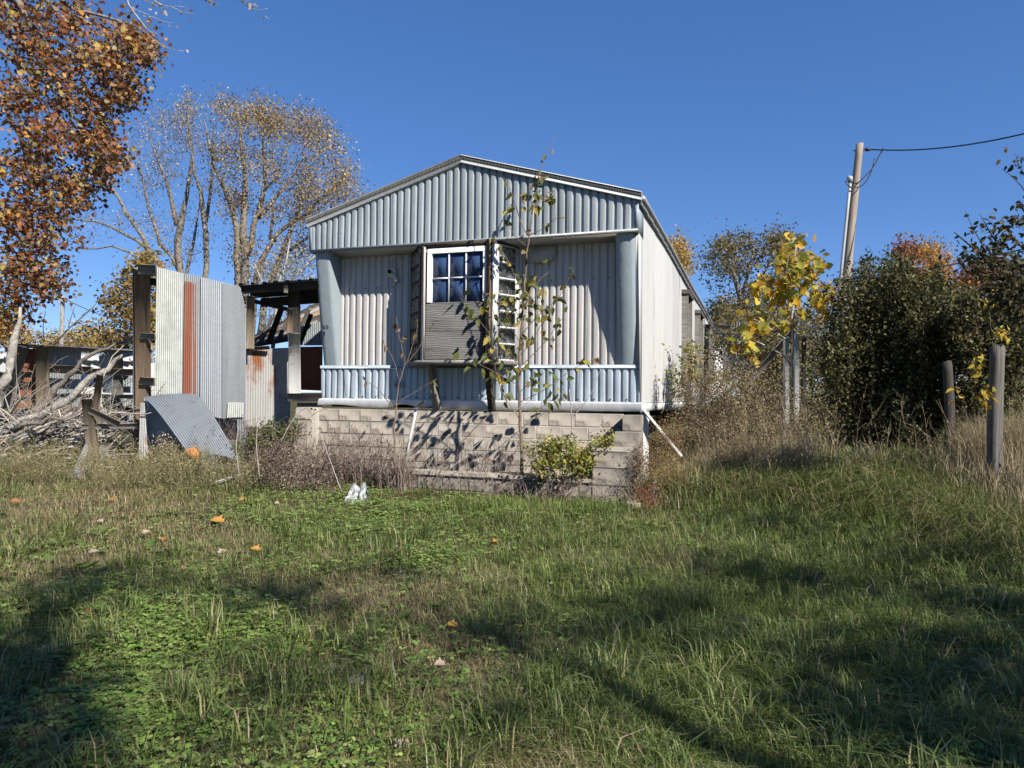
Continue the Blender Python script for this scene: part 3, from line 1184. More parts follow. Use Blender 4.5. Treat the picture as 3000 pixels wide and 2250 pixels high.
# small pale patch low on the wall
corr('patch_sheet', 'galvanised_pale', SW, (668, 1178), (715, 1179), (714, 1222), (664, 1224), 10.0, 9.965, .032)
# darker sheet standing in for the dark space below
corr('lower_sheet', 'galvanised_dark', SW, (588, 1215), (722, 1230), (722, 1420), (590, 1420), 10.35, 10.25)

CS = thing('curled_sheet', 'loose grey corrugated sheet curling down from the metal wall to the weeds', 'metal sheet', tuple(P(560, 1330, 9.5)))
A0, A1 = P(418, 1164, 10.1), P(577, 1156, 9.95)
B0, B1 = P(547, 1322, 9.25), P(705, 1352, 9.2)


def curl(p, u, v):
    q = p.copy()
    s = 1 - v
    bul = np.sin(np.clip(s, 0, 1) * math.pi) ** .9
    q[..., 2] += .11 * bul * (1 - .5 * s) + .03 * np.sin(u * 3)
    q[..., 1] -= .05 * bul
    return q


m = MB()
m.sheet(B0, B1, A1, A0, 20, .007, rows=16, sub=6, fn=curl)
m.build('sheet_body', 'galvanised_dark', CS, smooth=True)
corr('hanging_flap', 'galvanised_dark', CS, (420, 1168), (520, 1170), (535, 1330), (428, 1330), 10.15, 10.1)
corr('torn_strip', 'galvanised_rusty', CS, (412, 1180), (424, 1180), (436, 1345), (405, 1345), 10.0, 9.98)
RT = P(556, 1335, 9.2)
t_ = thing('rusty_scrap', 'orange rusted metal scrap at the tip of the curled sheet', 'metal scrap', tuple(RT))
pts = [P(a, b, 9.18) for a, b in ((536, 1330), (548, 1316), (566, 1314), (577, 1328), (579, 1352), (570, 1356), (545, 1342))]
m = MB()
m.prism(pts, [p + np.array([.01, .05, .02]) for p in pts])
m.build('scrap_plate', 'rust_orange', t_)

PO = thing('porch', 'collapsing timber porch with a white post against the left side of the home', 'porch', tuple(P(830, 1240, 10.9)))
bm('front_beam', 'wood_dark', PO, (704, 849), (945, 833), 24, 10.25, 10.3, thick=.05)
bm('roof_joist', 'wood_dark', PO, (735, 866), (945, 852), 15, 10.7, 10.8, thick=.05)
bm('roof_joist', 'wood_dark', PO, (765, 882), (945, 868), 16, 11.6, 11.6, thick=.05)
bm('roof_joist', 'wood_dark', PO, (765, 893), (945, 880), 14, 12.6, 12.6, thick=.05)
m = MB()
for k in range(8):
    p0, p1 = P(706 + k * 34, 838 - k * 2.3, 10.28), P(765 + k * 26, 862 - k * 2, 13.2)
    m.beam(p0, p1, .05, .09)
m.build('roof_rafters', 'wood_dark', PO)
m = MB()
m.sheet(P(765, 829, 10.22), P(950, 814, 10.25), P(950, 842, 13.3), P(800, 856, 13.3), 28, .008, rows=2, sub=4)
m.build('roof_sheet', 'galvanised', PO, smooth=True)
bm('post', 'wood_tan', PO, (733, 1022), (735, 868), 17, 10.5, thick=.1)
bm('brace', 'wood_dark', PO, (741, 882), (790, 893), 12, 10.8, thick=.06)
bm('brace', 'wood_dark', PO, (789, 893), (846, 907), 12, 10.8, thick=.06)
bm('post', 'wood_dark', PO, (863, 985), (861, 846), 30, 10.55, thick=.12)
bm('post', 'wood_brown', PO, (848, 976), (850, 905), 14, 10.45, thick=.06)
bm('white_post', 'post_white', PO, (864, 1153), (862, 977), 28, 10.5, thick=.13)
bm('floor_edge', 'wood_grey', PO, (843, 1164), (945, 1163), 24, 10.45, 10.5, thick=.05)
bm('bracket', 'wood_grey', PO, (837, 858), (838, 838), 9, 10.2, thick=.06)
m = MB()
m.prism([P(845, 1153, 10.5), P(945, 1153, 10.5), P(945, 1150, 13), P(860, 1150, 13)], [P(845, 1158, 10.5), P(945, 1158, 10.5), P(945, 1155, 13), P(860, 1155, 13)])
m.build('floor_deck', 'wood_grey', PO)
corr('low_sheet', 'galvanised_rusty', PO, (720, 1024), (852, 1018), (850, 1250), (718, 1250), 10.75, 10.95)
corr('low_sheet', 'rust_sheet', PO, (875, 1016), (945, 1015), (945, 1145), (875, 1142), 11.5, 11.55)
corr('low_sheet', 'galvanised_dark', PO, (870, 1180), (945, 1180), (945, 1260), (870, 1260), 11.1, 11.1)
bm('cap_board', 'wood_grey', PO, (722, 1022), (790, 1018), 10, 10.7, 10.75, thick=.05)
corr('rear_sheet', 'galvanised_dark', PO, (862, 962), (945, 940), (945, 1012), (862, 1012), 13.0, 13.0)
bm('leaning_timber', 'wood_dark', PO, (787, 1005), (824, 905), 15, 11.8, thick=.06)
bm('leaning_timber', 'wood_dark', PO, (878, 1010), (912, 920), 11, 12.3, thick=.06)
bm('leaning_timber', 'wood_tan', PO, (742, 1000), (792, 965), 7, 12.0, thick=.05)

CR = thing('fallen_roof', 'mossy brown collapsed shed roof seen through the porch opening', 'collapsed roof', tuple(P(840, 1000, 14.5)))
for k in range(7):
    f0, f1 = k / 7, (k + 1) / 7 - .015
    l0, l1 = P(738, 1012, 13.6), P(738, 985, 15.5)
    r0, r1 = P(960, 975, 13.6), P(960, 868, 15.5)
    lerp = lambda a, b, t: a * (1 - t) + b * t
    m = MB()
    q = [lerp(l0, l1, f0), lerp(r0, r1, f0), lerp(r0, r1, f1), lerp(l0, l1, f1)]
    m.prism(q, [x + np.array([0, .03, -.04]) for x in q])
    m.build('roof_board', ('wood_dark', 'wood_brown', 'wood_grey')[k % 3], CR)
for k in range(4):
    bm('rafter', 'wood_dark', CR, (760 + k * 52, 1010 - k * 8), (800 + k * 55, 925 - k * 14), 9, 13.4, 15.2, thick=.06)

OS = thing('open_shed', 'open timber shed frame with patched grey and rust red sheet metal, behind the brush pile', 'shed', tuple(P(200, 1240, 13)))
bm('top_beam', 'wood_grey', OS, (52, 1012), (395, 1033), 11, 13.0, 12.9, thick=.12)
bm('post', 'wood_tan', OS, (124, 1255), (125, 1014), 26, 12.8, thick=.14)
bm('post', 'wood_grey', OS, (14, 1195), (66, 1014), 24, 12.7, thick=.14)
bm('post', 'wood_grey', OS, (344, 1225), (344, 1036), 22, 13.1, thick=.14)
bm('post', 'wood_grey', OS, (-14, 1190), (4, 1090), 18, 12.6, thick=.12)
bm('rail', 'wood_grey', OS, (58, 1098), (110, 1097), 17, 13.0, thick=.05)
bm('rail', 'wood_tan', OS, (138, 1080), (270, 1086), 24, 12.95, thick=.05)
bm('rail', 'wood_tan', OS, (271, 1089), (395, 1091), 20, 12.97, thick=.05)
bm('rail', 'wood_grey', OS, (34, 1168), (109, 1168), 13, 12.95, thick=.05)
bm('rail', 'wood_grey', OS, (137, 1158), (392, 1162), 12, 12.95, thick=.05)
bm('rail', 'wood_grey', OS, (135, 1222), (252, 1220), 13, 12.95, thick=.05)
bm('rail', 'wood_dark', OS, (300, 1185), (392, 1205), 16, 12.9, thick=.05)
corr('rust_sheet', 'rust_sheet', OS, (66, 1022), (106, 1022), (107, 1198), (28, 1198), 13.2, 13.2, .05)
corr('grey_sheet', 'galvanised_dark', OS, (138, 1024), (238, 1026), (236, 1250), (137, 1250), 13.2, 13.2, .045)
corr('grey_sheet', 'galvanised_dark', OS, (289, 1042), (333, 1034), (330, 1152), (302, 1150), 13.3, 13.0, .045)
corr('grey_sheet', 'galvanised', OS, (353, 1100), (396, 1102), (396, 1152), (351, 1150), 13.3, 13.3, .045)
corr('grey_sheet', 'galvanised', OS, (250, 1165), (392, 1168), (392, 1250), (250, 1250), 13.35, 13.35, .045)
bm('white_board', 'post_white', OS, (32, 1212), (108, 1206), 26, 13.05, thick=.04)
m = MB()
m.sheet(P(40, 1008, 12.9), P(395, 1030, 12.9), P(395, 1022, 16.5), P(60, 1010, 16.5), 40, .01, rows=2, sub=4)
m.build('roof_sheet', 'galvanised_dark', OS, smooth=True)

WT = thing('white_trailer', 'long white mobile home far behind the open shed at the left', 'mobile home', tuple(P(150, 1150, 21)))
a, b = P(-160, 1030, 21), P(420, 1030, 22.5)
m = MB()
zlo, zhi = .7, P(200, 1052, 21)[2]
m.prism([(a[0], a[1], zlo), (b[0], b[1], zlo), (b[0], b[1] + 3, zlo), (a[0], a[1] + 3, zlo)],
        [(a[0], a[1], zhi), (b[0], b[1], zhi), (b[0], b[1] + 3, zhi), (a[0], a[1] + 3, zhi)])
m.build('trailer_body', 'siding_white', WT)
m = MB()
zr = P(200, 1026, 21)[2]
for k in range(20):
    t0, t1 = k / 20, (k + 1) / 20
    x0, x1 = a[0] + (b[0] - a[0]) * t0, a[0] + (b[0] - a[0]) * t1
    y0 = a[1] + (b[1] - a[1]) * t0
    m.prism([(x0, y0 - .15, zhi), (x1 - .02, y0 - .15, zhi), (x1 - .02, y0 + 1.5, zr), (x0, y0 + 1.5, zr)],
            [(x0, y0 - .15, zhi + .05), (x1 - .02, y0 - .15, zhi + .05), (x1 - .02, y0 + 1.5, zr + .05), (x0, y0 + 1.5, zr + .05)])
m.build('trailer_roof', 'trim_white', WT)
for px in (262, 305):
    c = P(px, 1120, 21.3)
    one('trailer_window', 'pane_glass', WT, lambda m: m.box((c[0], c[1] - .03, c[2] + .1), (.55, .05, .5)))

BF = thing('broken_fence', 'broken grey plank fence with one split post in front of the brush pile', 'fence', tuple(P(275, 1400, 9.6)))
bm('post', 'wood_tan', BF, (277, 1400), (254, 1169), 22, 9.6, thick=.09)
bm('post', 'wood_brown', BF, (288, 1402), (268, 1235), 16, 9.66, thick=.08)
bm('stake', 'wood_brown', BF, (272, 1250), (293, 1098), 15, 9.75, thick=.06)
bm('plank', 'wood_grey', BF, (240, 1250), (404, 1248), 15, 9.5, 10.2, thick=.035)
bm('plank', 'wood_tan', BF, (262, 1202), (350, 1244), 20, 9.55, 9.7, thick=.035)
bm('plank', 'wood_grey', BF, (338, 1325), (405, 1327), 14, 10.0, 10.3, thick=.035)
SS = thing('scrap_sheet', 'bent strip of corrugated scrap leaning at the foot of the broken fence', 'metal sheet', tuple(P(225, 1400, 9.5)))
corr('scrap_piece', 'galvanised', SS, (250, 1300), (259, 1305), (245, 1405), (196, 1412), 9.5, 9.5, .035)
corr('scrap_piece', 'galvanised_dark', SS, (285, 1310), (322, 1305), (300, 1370), (262, 1385), 9.8, 9.9, .055)

# ================================================================== VEGETATION TOOLS
def resample(p, r, step):
    seg = np.linalg.norm(np.diff(p, axis=0), axis=1)
    s = np.concatenate([[0], np.cumsum(seg)])
    n = max(3, int(s[-1] / step) + 1)
    t = np.linspace(0, s[-1], n)
    q = np.stack([np.interp(t, s, p[:, k]) for k in range(3)], 1)
    # soften corners
    for _ in range(2):
        q[1:-1] = (q[:-2] + 2 * q[1:-1] + q[2:]) / 4
    return q, np.interp(t, s, r)


class Tree:
    """limbs given, twigs grown towards cluster targets, leaves at the clusters"""

    def __init__(s, limbs, wob=.02, step=.3):
        s.limbs = []
        N, R = [], []
        for p, r in limbs:
            q, rr = resample(p, r, step)
            L = np.linalg.norm(q[-1] - q[0])
            q[1:-1] += rng.normal(size=(len(q) - 2, 3)) * wob * step
            s.limbs.append((q, rr))
            N.append(q)
            R.append(rr)
        s.N = np.concatenate(N)
        s.R = np.concatenate(R)
        s.br = []
        s.tips = []

    def grow(s, targets, lift=.12, rmin=.004, rk=.010, down=.6, maxlen=None):
        d0 = np.array([np.min(np.linalg.norm(s.N - t, axis=1)) for t in targets])
        N = list(s.N)
        cap = len(s.N) + len(targets) * 4
        buf = np.zeros((cap, 3))
        rb = np.zeros(cap)
        n = len(s.N)
        buf[:n] = s.N
        rb[:n] = s.R
        for i in np.argsort(d0):
            t = targets[i]
            df = t - buf[:n]
            sc = np.linalg.norm(df, axis=1) + down * np.maximum(0, -df[:, 2])
            j = int(np.argmin(sc))
            L = np.linalg.norm(df[j])
            if L < .02:
                continue
            p0 = buf[j]
            r0 = min(rb[j] * .7, rmin + rk * L)
            r0 = max(r0, rmin)
            u = np.array([.33, .66, 1.0])[:, None]
            mid = p0 + (t - p0) * u
            mid[:2, 2] += -lift * L * np.array([1, .8])
            mid[:2] += rng.normal(size=(2, 3)) * L * .07
            pl = np.concatenate([p0[None], mid])
            rr = np.linspace(r0, max(rmin * .6, r0 * .35), 4)
            s.br.append((pl, rr))
            buf[n:n + 3] = pl[1:]
            rb[n:n + 3] = rr[1:]
            n += 3
        s.tips = targets

    def wood(s, name, mat, parent, sides=7, smooth=True):
        m = MB()
        for q, r in s.limbs:
            m.tube(q, r, sides)
        return m.build(name, mat, parent, smooth=smooth)

    def twigs(s, name, mat, parent, sides=4, kind=None):
        m = MB()
        if s.br:
            m.tubes(np.array([b[0] for b in s.br]), np.array([b[1] for b in s.br]), sides)
        return m.build(name, mat, parent, smooth=True, kind=kind or 'stuff')


def blob_points(blobs, D, dr=None, gap=0.0, wl=.9):
    out = []
    for b in blobs:
        cx, cy, rx, ry, n = b[:5]
        dd = b[5] if len(b) > 5 else 0
        u = unit(n) * (rng.uniform(0, 1, (n, 1)) ** .42)
        dep = (dr if dr is not None else rx * D / F)
        for q in u:
            out.append(P(cx + q[0] * rx, cy + q[1] * ry, D + dd + q[2] * dep))
    out = np.array(out)
    if gap:
        k = 2 * math.pi / wl
        nz = np.zeros(len(out))
        for _ in range(6):
            v = unit(1)[0] * k * rng.uniform(.6, 1.6)
            nz += np.sin(out @ v + rng.uniform(0, 6.3))
        out = out[nz > np.quantile(nz, gap)]
    return out


def leaf_cloud(m, tips, per, sig, tmpl, size, pal, cl_jit=.3, droop=.3, clpal=None):
    n = len(tips)
    cnt = rng.poisson(per, n)
    idx = np.repeat(np.arange(n), cnt)
    k = len(idx)
    pos = tips[idx] + rng.normal(size=(k, 3)) * sig
    d = unit(k)
    d[:, 2] -= droop
    nr = unit(k)
    nr[:, 2] += .5
    pal = np.asarray(pal, float)
    base = pal[rng.integers(0, len(pal), n)]
    mixc = np.where(rng.uniform(size=(k, 1)) < .6, base[idx], pal[rng.integers(0, len(pal), k)])
    cj = rng.uniform(1 - cl_jit, 1 + cl_jit, (n, 1))[idx]
    col = np.clip(mixc * cj * rng.uniform(.8, 1.2, (k, 1)), .004, .9)
    sz = size * rng.uniform(.6, 1.25, k)
    m.leaves(tmpl, pos, d, nr, sz, col)
    return k


LEAFM = {}


def leaf_objects(root, pos, d, nr, size, pal, tmpl, key, mat='leaf'):
    """single leaves as parts: copies share a few meshes"""
    pal = np.asarray(pal, float)
    if key not in LEAFM:
        ms = []
        for i in range(12):
            m = MB()
            tv = tmpl[0].copy()
            tv[:, 2] += rng.uniform(-.35, .1) * (tv[:, 0] ** 2) + rng.uniform(-.1, .35) * np.abs(tv[:, 1])
            c = pal[i % len(pal)] * rng.uniform(.8, 1.15)
            m.leaves((tv, tmpl[1]), np.zeros((1, 3)), np.array([[1., 0, 0]]), np.array([[0, 0, 1.]]), np.ones(1), c[None])
            o = m.build('leaf', mat)
            ms.append(o.data)
            bpy.data.objects.remove(o)
        LEAFM[key] = ms
    ms = LEAFM[key]
    for i in range(len(pos)):
        x = Vector(d[i]).normalized()
        z = Vector(nr[i])
        y = z.cross(x).normalized()
        z = x.cross(y)
        o = bpy.data.objects.new('leaf', ms[int(rng.integers(0, len(ms)))])
        COL.objects.link(o)
        o.parent = root
        M = Matrix((x, y, z)).transposed().to_4x4()
        M = M @ Matrix.Scale(float(size[i]), 4)
        M.translation = Vector(pos[i] - OFF[root.name])
        o.matrix_local = M


def stems(m, base, h, lean, col, r0=.004, n=5, curl=.25, sides=3):
    """curving stems; returns polyline points"""
    K = len(base)
    t = np.linspace(0, 1, n)[None, :, None]
    az = rng.uniform(0, 2 * math.pi, K)
    dirv = np.stack([np.cos(az), np.sin(az), np.zeros(K)], 1) * rng.uniform(.2, 1, (K, 1))
    h = np.asarray(h)[:, None, None]
    ln = np.asarray(lean)
    pts = base[:, None, :] + np.array([0, 0, 1.0]) * h * t + dirv[:, None, :] * h * ln * t * .7 + dirv[:, None, :] * h * curl * t ** 2.2
    pts = pts + rng.normal(size=pts.shape) * .012 * t * h
    rad = r0 * rng.uniform(.6, 1.3, (K, 1)) * np.linspace(1, .45, n)[None, :]
    m.tubes(pts, rad, sides, col)
    return pts


def side_twigs(m, pts, per, lf, col, r=.0018, up=.5, sides=3):
    K, n, _ = pts.shape
    idx = np.repeat(np.arange(K), per)
    k = len(idx)
    t = rng.uniform(.25, .98, k) * (n - 1)
    i0 = np.floor(t).astype(int)
    i0 = np.minimum(i0, n - 2)
    fr = (t - i0)[:, None]
    p0 = pts[idx, i0] * (1 - fr) + pts[idx, i0 + 1] * fr
    d = unit(k)
    d[:, 2] = np.abs(d[:, 2]) * .6 + up
    d /= np.linalg.norm(d, axis=1, keepdims=True)
    L = lf * rng.uniform(.35, 1.2, (k, 1)) * (1.15 - t[:, None] / (n - 1) * .6)
    p1 = p0 + d * L * .55 + rng.normal(size=(k, 3)) * L * .08
    p2 = p0 + d * L + np.array([0, 0, .12]) * L + rng.normal(size=(k, 3)) * L * .12
    tw = np.stack([p0, p1, p2], 1)
    c = col[idx] if len(col) == K else np.broadcast_to(col, (k, 3))
    m.tubes(tw, np.full((k, 3), r) * np.array([1, .8, .5]), sides, c)
    return tw


def fleck(m, tw, per, size, pal, sig=.015, tmpl=T_QUAD):
    k0 = len(tw)
    idx = np.repeat(np.arange(k0), per)
    k = len(idx)
    t = rng.uniform(.3, 1, (k, 1))
    pos = tw[idx, 0] * (1 - t) ** 2 + 2 * tw[idx, 1] * t * (1 - t) + tw[idx, 2] * t ** 2 + rng.normal(size=(k, 3)) * sig
    m.leaves(tmpl, pos, unit(k), unit(k), size * rng.uniform(.5, 1.4, k), pick(pal, k, .3))


def tree_thing(name, label, cat, base, group=None):
    return thing(name, label, cat, tuple(base), group=group)


# ================================================================== TREES BEHIND
COTTON = [(.34, .24, .11), (.28, .19, .09), (.40, .29, .12), (.24, .16, .09), (.46, .36, .11), (.22, .17, .11)]
BARE = [(.36, .30, .22), (.27, .23, .18), (.44, .37, .25), (.22, .19, .14)]


def back_tree(name, label, D, limbs, blobs, per, sig, size, pal, barkm='bark_grey', dr=1.6, tmpl=T_QUAD, rmin=.010, rk=.012, group=None, base=None, mat='leaf', cat='tree', down=.6, step=.5, lift=.12):
    ll = [PL(l, D) for l in limbs]
    b = base if base is not None else ll[0][0][0]
    t = tree_thing(name, label, cat, (b[0], b[1], float(gz(b[0], b[1]))), group)
    T = Tree(ll, step=step, wob=.06)
    tips = blob_points(blobs, D, dr, .32, D * .075)
    T.grow(tips, rmin=rmin, rk=rk, down=down, lift=lift)
    T.wood('trunk', barkm, t, 7)
    T.twigs('branches', barkm, t, 3)
    m = MB()
    leaf_cloud(m, tips, per, sig, tmpl, size, pal)
    m.build('crown', mat, t, kind='stuff')
    return t


back_tree('cottonwood_tree', 'large cottonwood with thinning tan leaves rising behind the porch', 22.0,
          [[(700, 1180, 13), (698, 829, 11), (698, 698, 9), (686, 613, 8), (665, 567, 7), (635, 512, 5), (605, 420, 3), (598, 345, 1.5)],
           [(716, 1000, 14), (717, 829, 12), (719, 685, 11), (711, 559, 8), (724, 462, 6), (702, 370, 4), (690, 300, 1.5)],
           [(719, 760, 9), (753, 651, 8), (770, 563, 7), (791, 487, 5), (765, 410, 3.5), (770, 320, 1.5)],
           [(758, 640, 6), (778, 601, 5), (825, 559, 4.5), (871, 521, 3), (900, 440, 1.5)],
           [(735, 1000, 11), (743, 829, 9), (774, 753, 8), (791, 702, 7), (825, 672, 6), (880, 640, 5), (943, 592, 4.5), (977, 546, 3), (1030, 500, 1.5)],
           [(760, 1000, 11), (790, 815, 9), (830, 740, 7), (850, 690, 6), (870, 610, 4), (900, 560, 2)],
           [(791, 702, 5), (790, 640, 4), (800, 600, 3)],
           [(840, 740, 5), (900, 700, 4), (950, 660, 3)],
           [(770, 563, 4), (830, 480, 3), (850, 410, 2)]],
          [(650, 320, 36, 50, 34), (700, 350, 55, 60, 36), (745, 335, 48, 60, 46), (805, 365, 50, 55, 46), (865, 375, 60, 60, 48), (930, 400, 45, 60, 42), (975, 470, 50, 65, 48),
           (1015, 530, 48, 60, 48), (960, 575, 65, 55, 44), (880, 545, 65, 60, 44), (800, 480, 70, 65, 44), (700, 470, 65, 70, 46), (650, 440, 35, 60, 22),
           (830, 630, 70, 45, 36), (745, 600, 60, 50, 32), (910, 640, 55, 35, 30), (720, 720, 50, 50, 24), (860, 720, 70, 50, 40), (900, 490, 50, 60, 34), (690, 590, 50, 50, 24), (640, 530, 40, 40, 12), (810, 790, 70, 40, 30), (740, 790, 50, 40, 20)],
          36, .22, .085, COTTON, dr=1.7, rmin=.008)
back_tree('cottonwood_tree', 'slim almost bare cottonwood between the two larger trees left of the porch', 22.8,
          [[(604, 1150, 9), (605, 812, 8), (603, 580, 7), (590, 540, 5), (572, 512, 4), (560, 470, 3), (545, 400, 2), (535, 330, 1)],
           [(604, 650, 5), (612, 560, 4.5), (622, 508, 4), (626, 453, 3), (622, 380, 2), (625, 300, 1)]],
          [(575, 430, 40, 70, 30), (620, 420, 34, 80, 30), (600, 520, 45, 40, 16), (600, 680, 30, 70, 10)],
          11, .25, .08, BARE, 'bark_grey', dr=1.0, rmin=.009)
back_tree('cottonwood_tree', 'pale nearly bare cottonwood with leaning trunks behind the metal wall', 23.5,
          [[(535, 1150, 12), (525, 795, 10), (517, 656, 9), (538, 610, 7), (555, 588, 6), (559, 512, 5), (563, 411, 3.5), (546, 305, 2), (550, 265, 1)],
           [(517, 660, 7), (505, 600, 6), (498, 550, 5), (470, 480, 3.5), (440, 420, 2), (420, 350, 1)],
           [(540, 1100, 9), (480, 800, 8), (440, 730, 7), (400, 670, 6), (360, 610, 5), (325, 555, 3.5), (300, 500, 2)],
           [(440, 735, 6), (400, 700, 5), (340, 660, 4), (260, 645, 3), (190, 640, 1.5)],
           [(525, 795, 6), (470, 700, 5), (430, 620, 4), (420, 540, 3), (400, 450, 1.5)],
           [(460, 770, 4), (420, 740, 3.5), (340, 725, 3), (230, 728, 1.2)],
           [(535, 900, 6), (552, 760, 5), (566, 680, 3.5), (585, 600, 2), (590, 560, 1)]],
          [(548, 320, 34, 60, 105), (520, 370, 45, 60, 92), (560, 410, 40, 60, 82), (465, 360, 40, 50, 78), (420, 400, 45, 60, 82), (470, 450, 55, 50, 82), (390, 470, 45, 50, 64),
           (440, 540, 60, 50, 64), (330, 530, 50, 60, 55), (500, 520, 45, 50, 55), (540, 620, 45, 50, 50), (370, 640, 60, 40, 46), (270, 640, 70, 30, 36), (460, 660, 60, 50, 55), (500, 740, 50, 45, 55), (280, 700, 70, 35, 36), (560, 730, 40, 50, 41)],
          7, .2, .075, BARE, 'bark_grey', dr=1.7, rmin=.006, rk=.010)
BROWN = [(.30, .19, .055), (.22, .125, .05), (.36, .25, .06), (.17, .10, .05), (.27, .24, .06)]
back_tree('brown_leafed_tree', 'bushy brown and gold tree just behind the tall left post', 16.0,
          [[(430, 1200, 10), (420, 1000, 8), (410, 880, 6), (430, 790, 3)], [(420, 990, 5), (360, 930, 4), (330, 880, 2)], [(415, 930, 4), (450, 860, 3), (455, 800, 2)]],
          [(428, 775, 36, 36, 26), (400, 830, 45, 45, 30), (360, 880, 50, 40, 30), (450, 860, 45, 60, 30), (400, 930, 60, 45, 34), (330, 940, 40, 40, 18), (300, 930, 30, 25, 8), (450, 950, 40, 50, 26), (340, 1000, 70, 30, 24)],
          26, .16, .115, BROWN, dr=.9)
back_tree('autumn_tree', 'low golden tree far off beyond the shed at the left', 34.0,
          [[(250, 1150, 10), (245, 1020, 6), (240, 985, 3)], [(246, 1040, 5), (200, 1000, 3)], [(246, 1040, 5), (290, 1000, 3)]],
          [(250, 985, 45, 26, 40), (200, 1000, 50, 20, 30), (150, 1005, 40, 18, 24), (300, 1000, 40, 22, 26)],
          30, .3, .17, [(.38, .25, .05), (.30, .17, .05), (.42, .30, .06)], dr=2)
back_tree('autumn_tree', 'low rust and gold tree at the far left edge behind the white trailer', 30.0,
          [[(30, 1150, 10), (35, 1020, 7), (30, 985, 3)], [(33, 1030, 4), (80, 990, 3)], [(33, 1030, 4), (-30, 980, 3)]],
          [(40, 985, 50, 24, 40), (85, 1000, 25, 18, 16), (-20, 970, 50, 34, 30), (10, 955, 40, 30, 24)],
          28, .26, .15, [(.38, .24, .05), (.30, .15, .05), (.42, .30, .06)], dr=2)
OLIVE = [(.115, .105, .035), (.20, .15, .05), (.15, .12, .04), (.24, .15, .06), (.09, .09, .035)]
back_tree('autumn_tree', 'round olive brown tree beyond the end of the home', 24.0,
          [[(2180, 1150, 10), (2180, 900, 8), (2165, 830, 6), (2120, 760, 3)], [(2175, 860, 5), (2200, 780, 4), (2210, 710, 2)], [(2180, 880, 5), (2250, 800, 4), (2290, 720, 2)], [(2170, 850, 4), (2220, 830, 3), (2260, 800, 2)]],
          [(2120, 720, 40, 30, 36), (2180, 715, 50, 26, 40), (2090, 765, 35, 40, 30), (2140, 790, 50, 40, 36), (2200, 770, 50, 40, 30), (2250, 720, 40, 30, 30), (2290, 700, 35, 30, 30), (2300, 760, 40, 50, 26), (2110, 840, 30, 25, 14), (2230, 840, 50, 40, 20), (2120, 910, 50, 40, 40), (2190, 900, 60, 50, 40)],
          24, .22, .12, OLIVE, dr=1.6)
back_tree('autumn_tree', 'golden treetop showing over the roof edge of the home', 30.0,
          [[(2000, 1100, 8), (1990, 800, 6), (1985, 720, 3)], [(1992, 790, 4), (2020, 750, 3)]],
          [(1975, 720, 22, 32, 40), (2000, 750, 34, 40, 50), (2010, 790, 30, 25, 30), (1960, 760, 30, 40, 30)],
          26, .2, .13, [(.42, .28, .07), (.36, .22, .07), (.46, .32, .10)], dr=1.5)
RED = [(.23, .075, .035), (.28, .10, .035), (.19, .07, .04), (.32, .16, .04)]
back_tree('autumn_tree', 'dark red brown tree beyond the hedge nearest the utility pole', 22.0,
          [[(2660, 1200, 9), (2660, 900, 7), (2650, 780, 4), (2655, 720, 2)], [(2660, 860, 5), (2610, 800, 3)]],
          [(2655, 740, 24, 34, 44), (2640, 790, 40, 40, 50), (2620, 850, 50, 40, 44), (2680, 830, 40, 50, 40)],
          28, .17, .11, RED, dr=1.2)
back_tree('autumn_tree', 'orange gold tree beyond the hedge, right of the dark red one', 23.0,
          [[(2730, 1200, 9), (2725, 900, 7), (2715, 780, 3)], [(2726, 860, 5), (2770, 780, 3)]],
          [(2715, 740, 34, 34, 40), (2760, 780, 34, 40, 46), (2790, 850, 50, 40, 40), (2720, 820, 50, 40, 40), (2830, 880, 40, 40, 30)],
          28, .18, .12, [(.40, .22, .05), (.33, .17, .05), (.44, .27, .07)], dr=1.2)
back_tree('autumn_tree', 'brown red tree behind the dark branches at the far right', 21.0,
          [[(2900, 1200, 9), (2900, 900, 7), (2900, 800, 3)], [(2900, 880, 5), (2960, 820, 3)], [(2900, 880, 5), (2850, 810, 3)]],
          [(2870, 800, 40, 40, 40), (2920, 790, 50, 40, 44), (2970, 820, 40, 60, 40), (2890, 870, 60, 50, 44), (2830, 830, 30, 40, 24), (2990, 900, 40, 60, 30)],
          28, .18, .11, [(.25, .09, .035), (.30, .13, .04), (.21, .09, .04)], dr=1.2)
back_tree('autumn_tree', 'thin plum brown tree right beside the utility pole', 20.0,
          [[(2540, 1150, 7), (2530, 950, 5), (2520, 860, 2)], [(2530, 930, 3), (2480, 870, 2)], [(2530, 940, 3), (2580, 860, 2)]],
          [(2480, 860, 40, 40, 34), (2540, 870, 45, 45, 36), (2580, 850, 40, 50, 30), (2420, 880, 40, 40, 20), (2500, 930, 60, 40, 30)],
          12, .17, .085, [(.20, .11, .07), (.26, .16, .08), (.15, .09, .06)], dr=1.2)

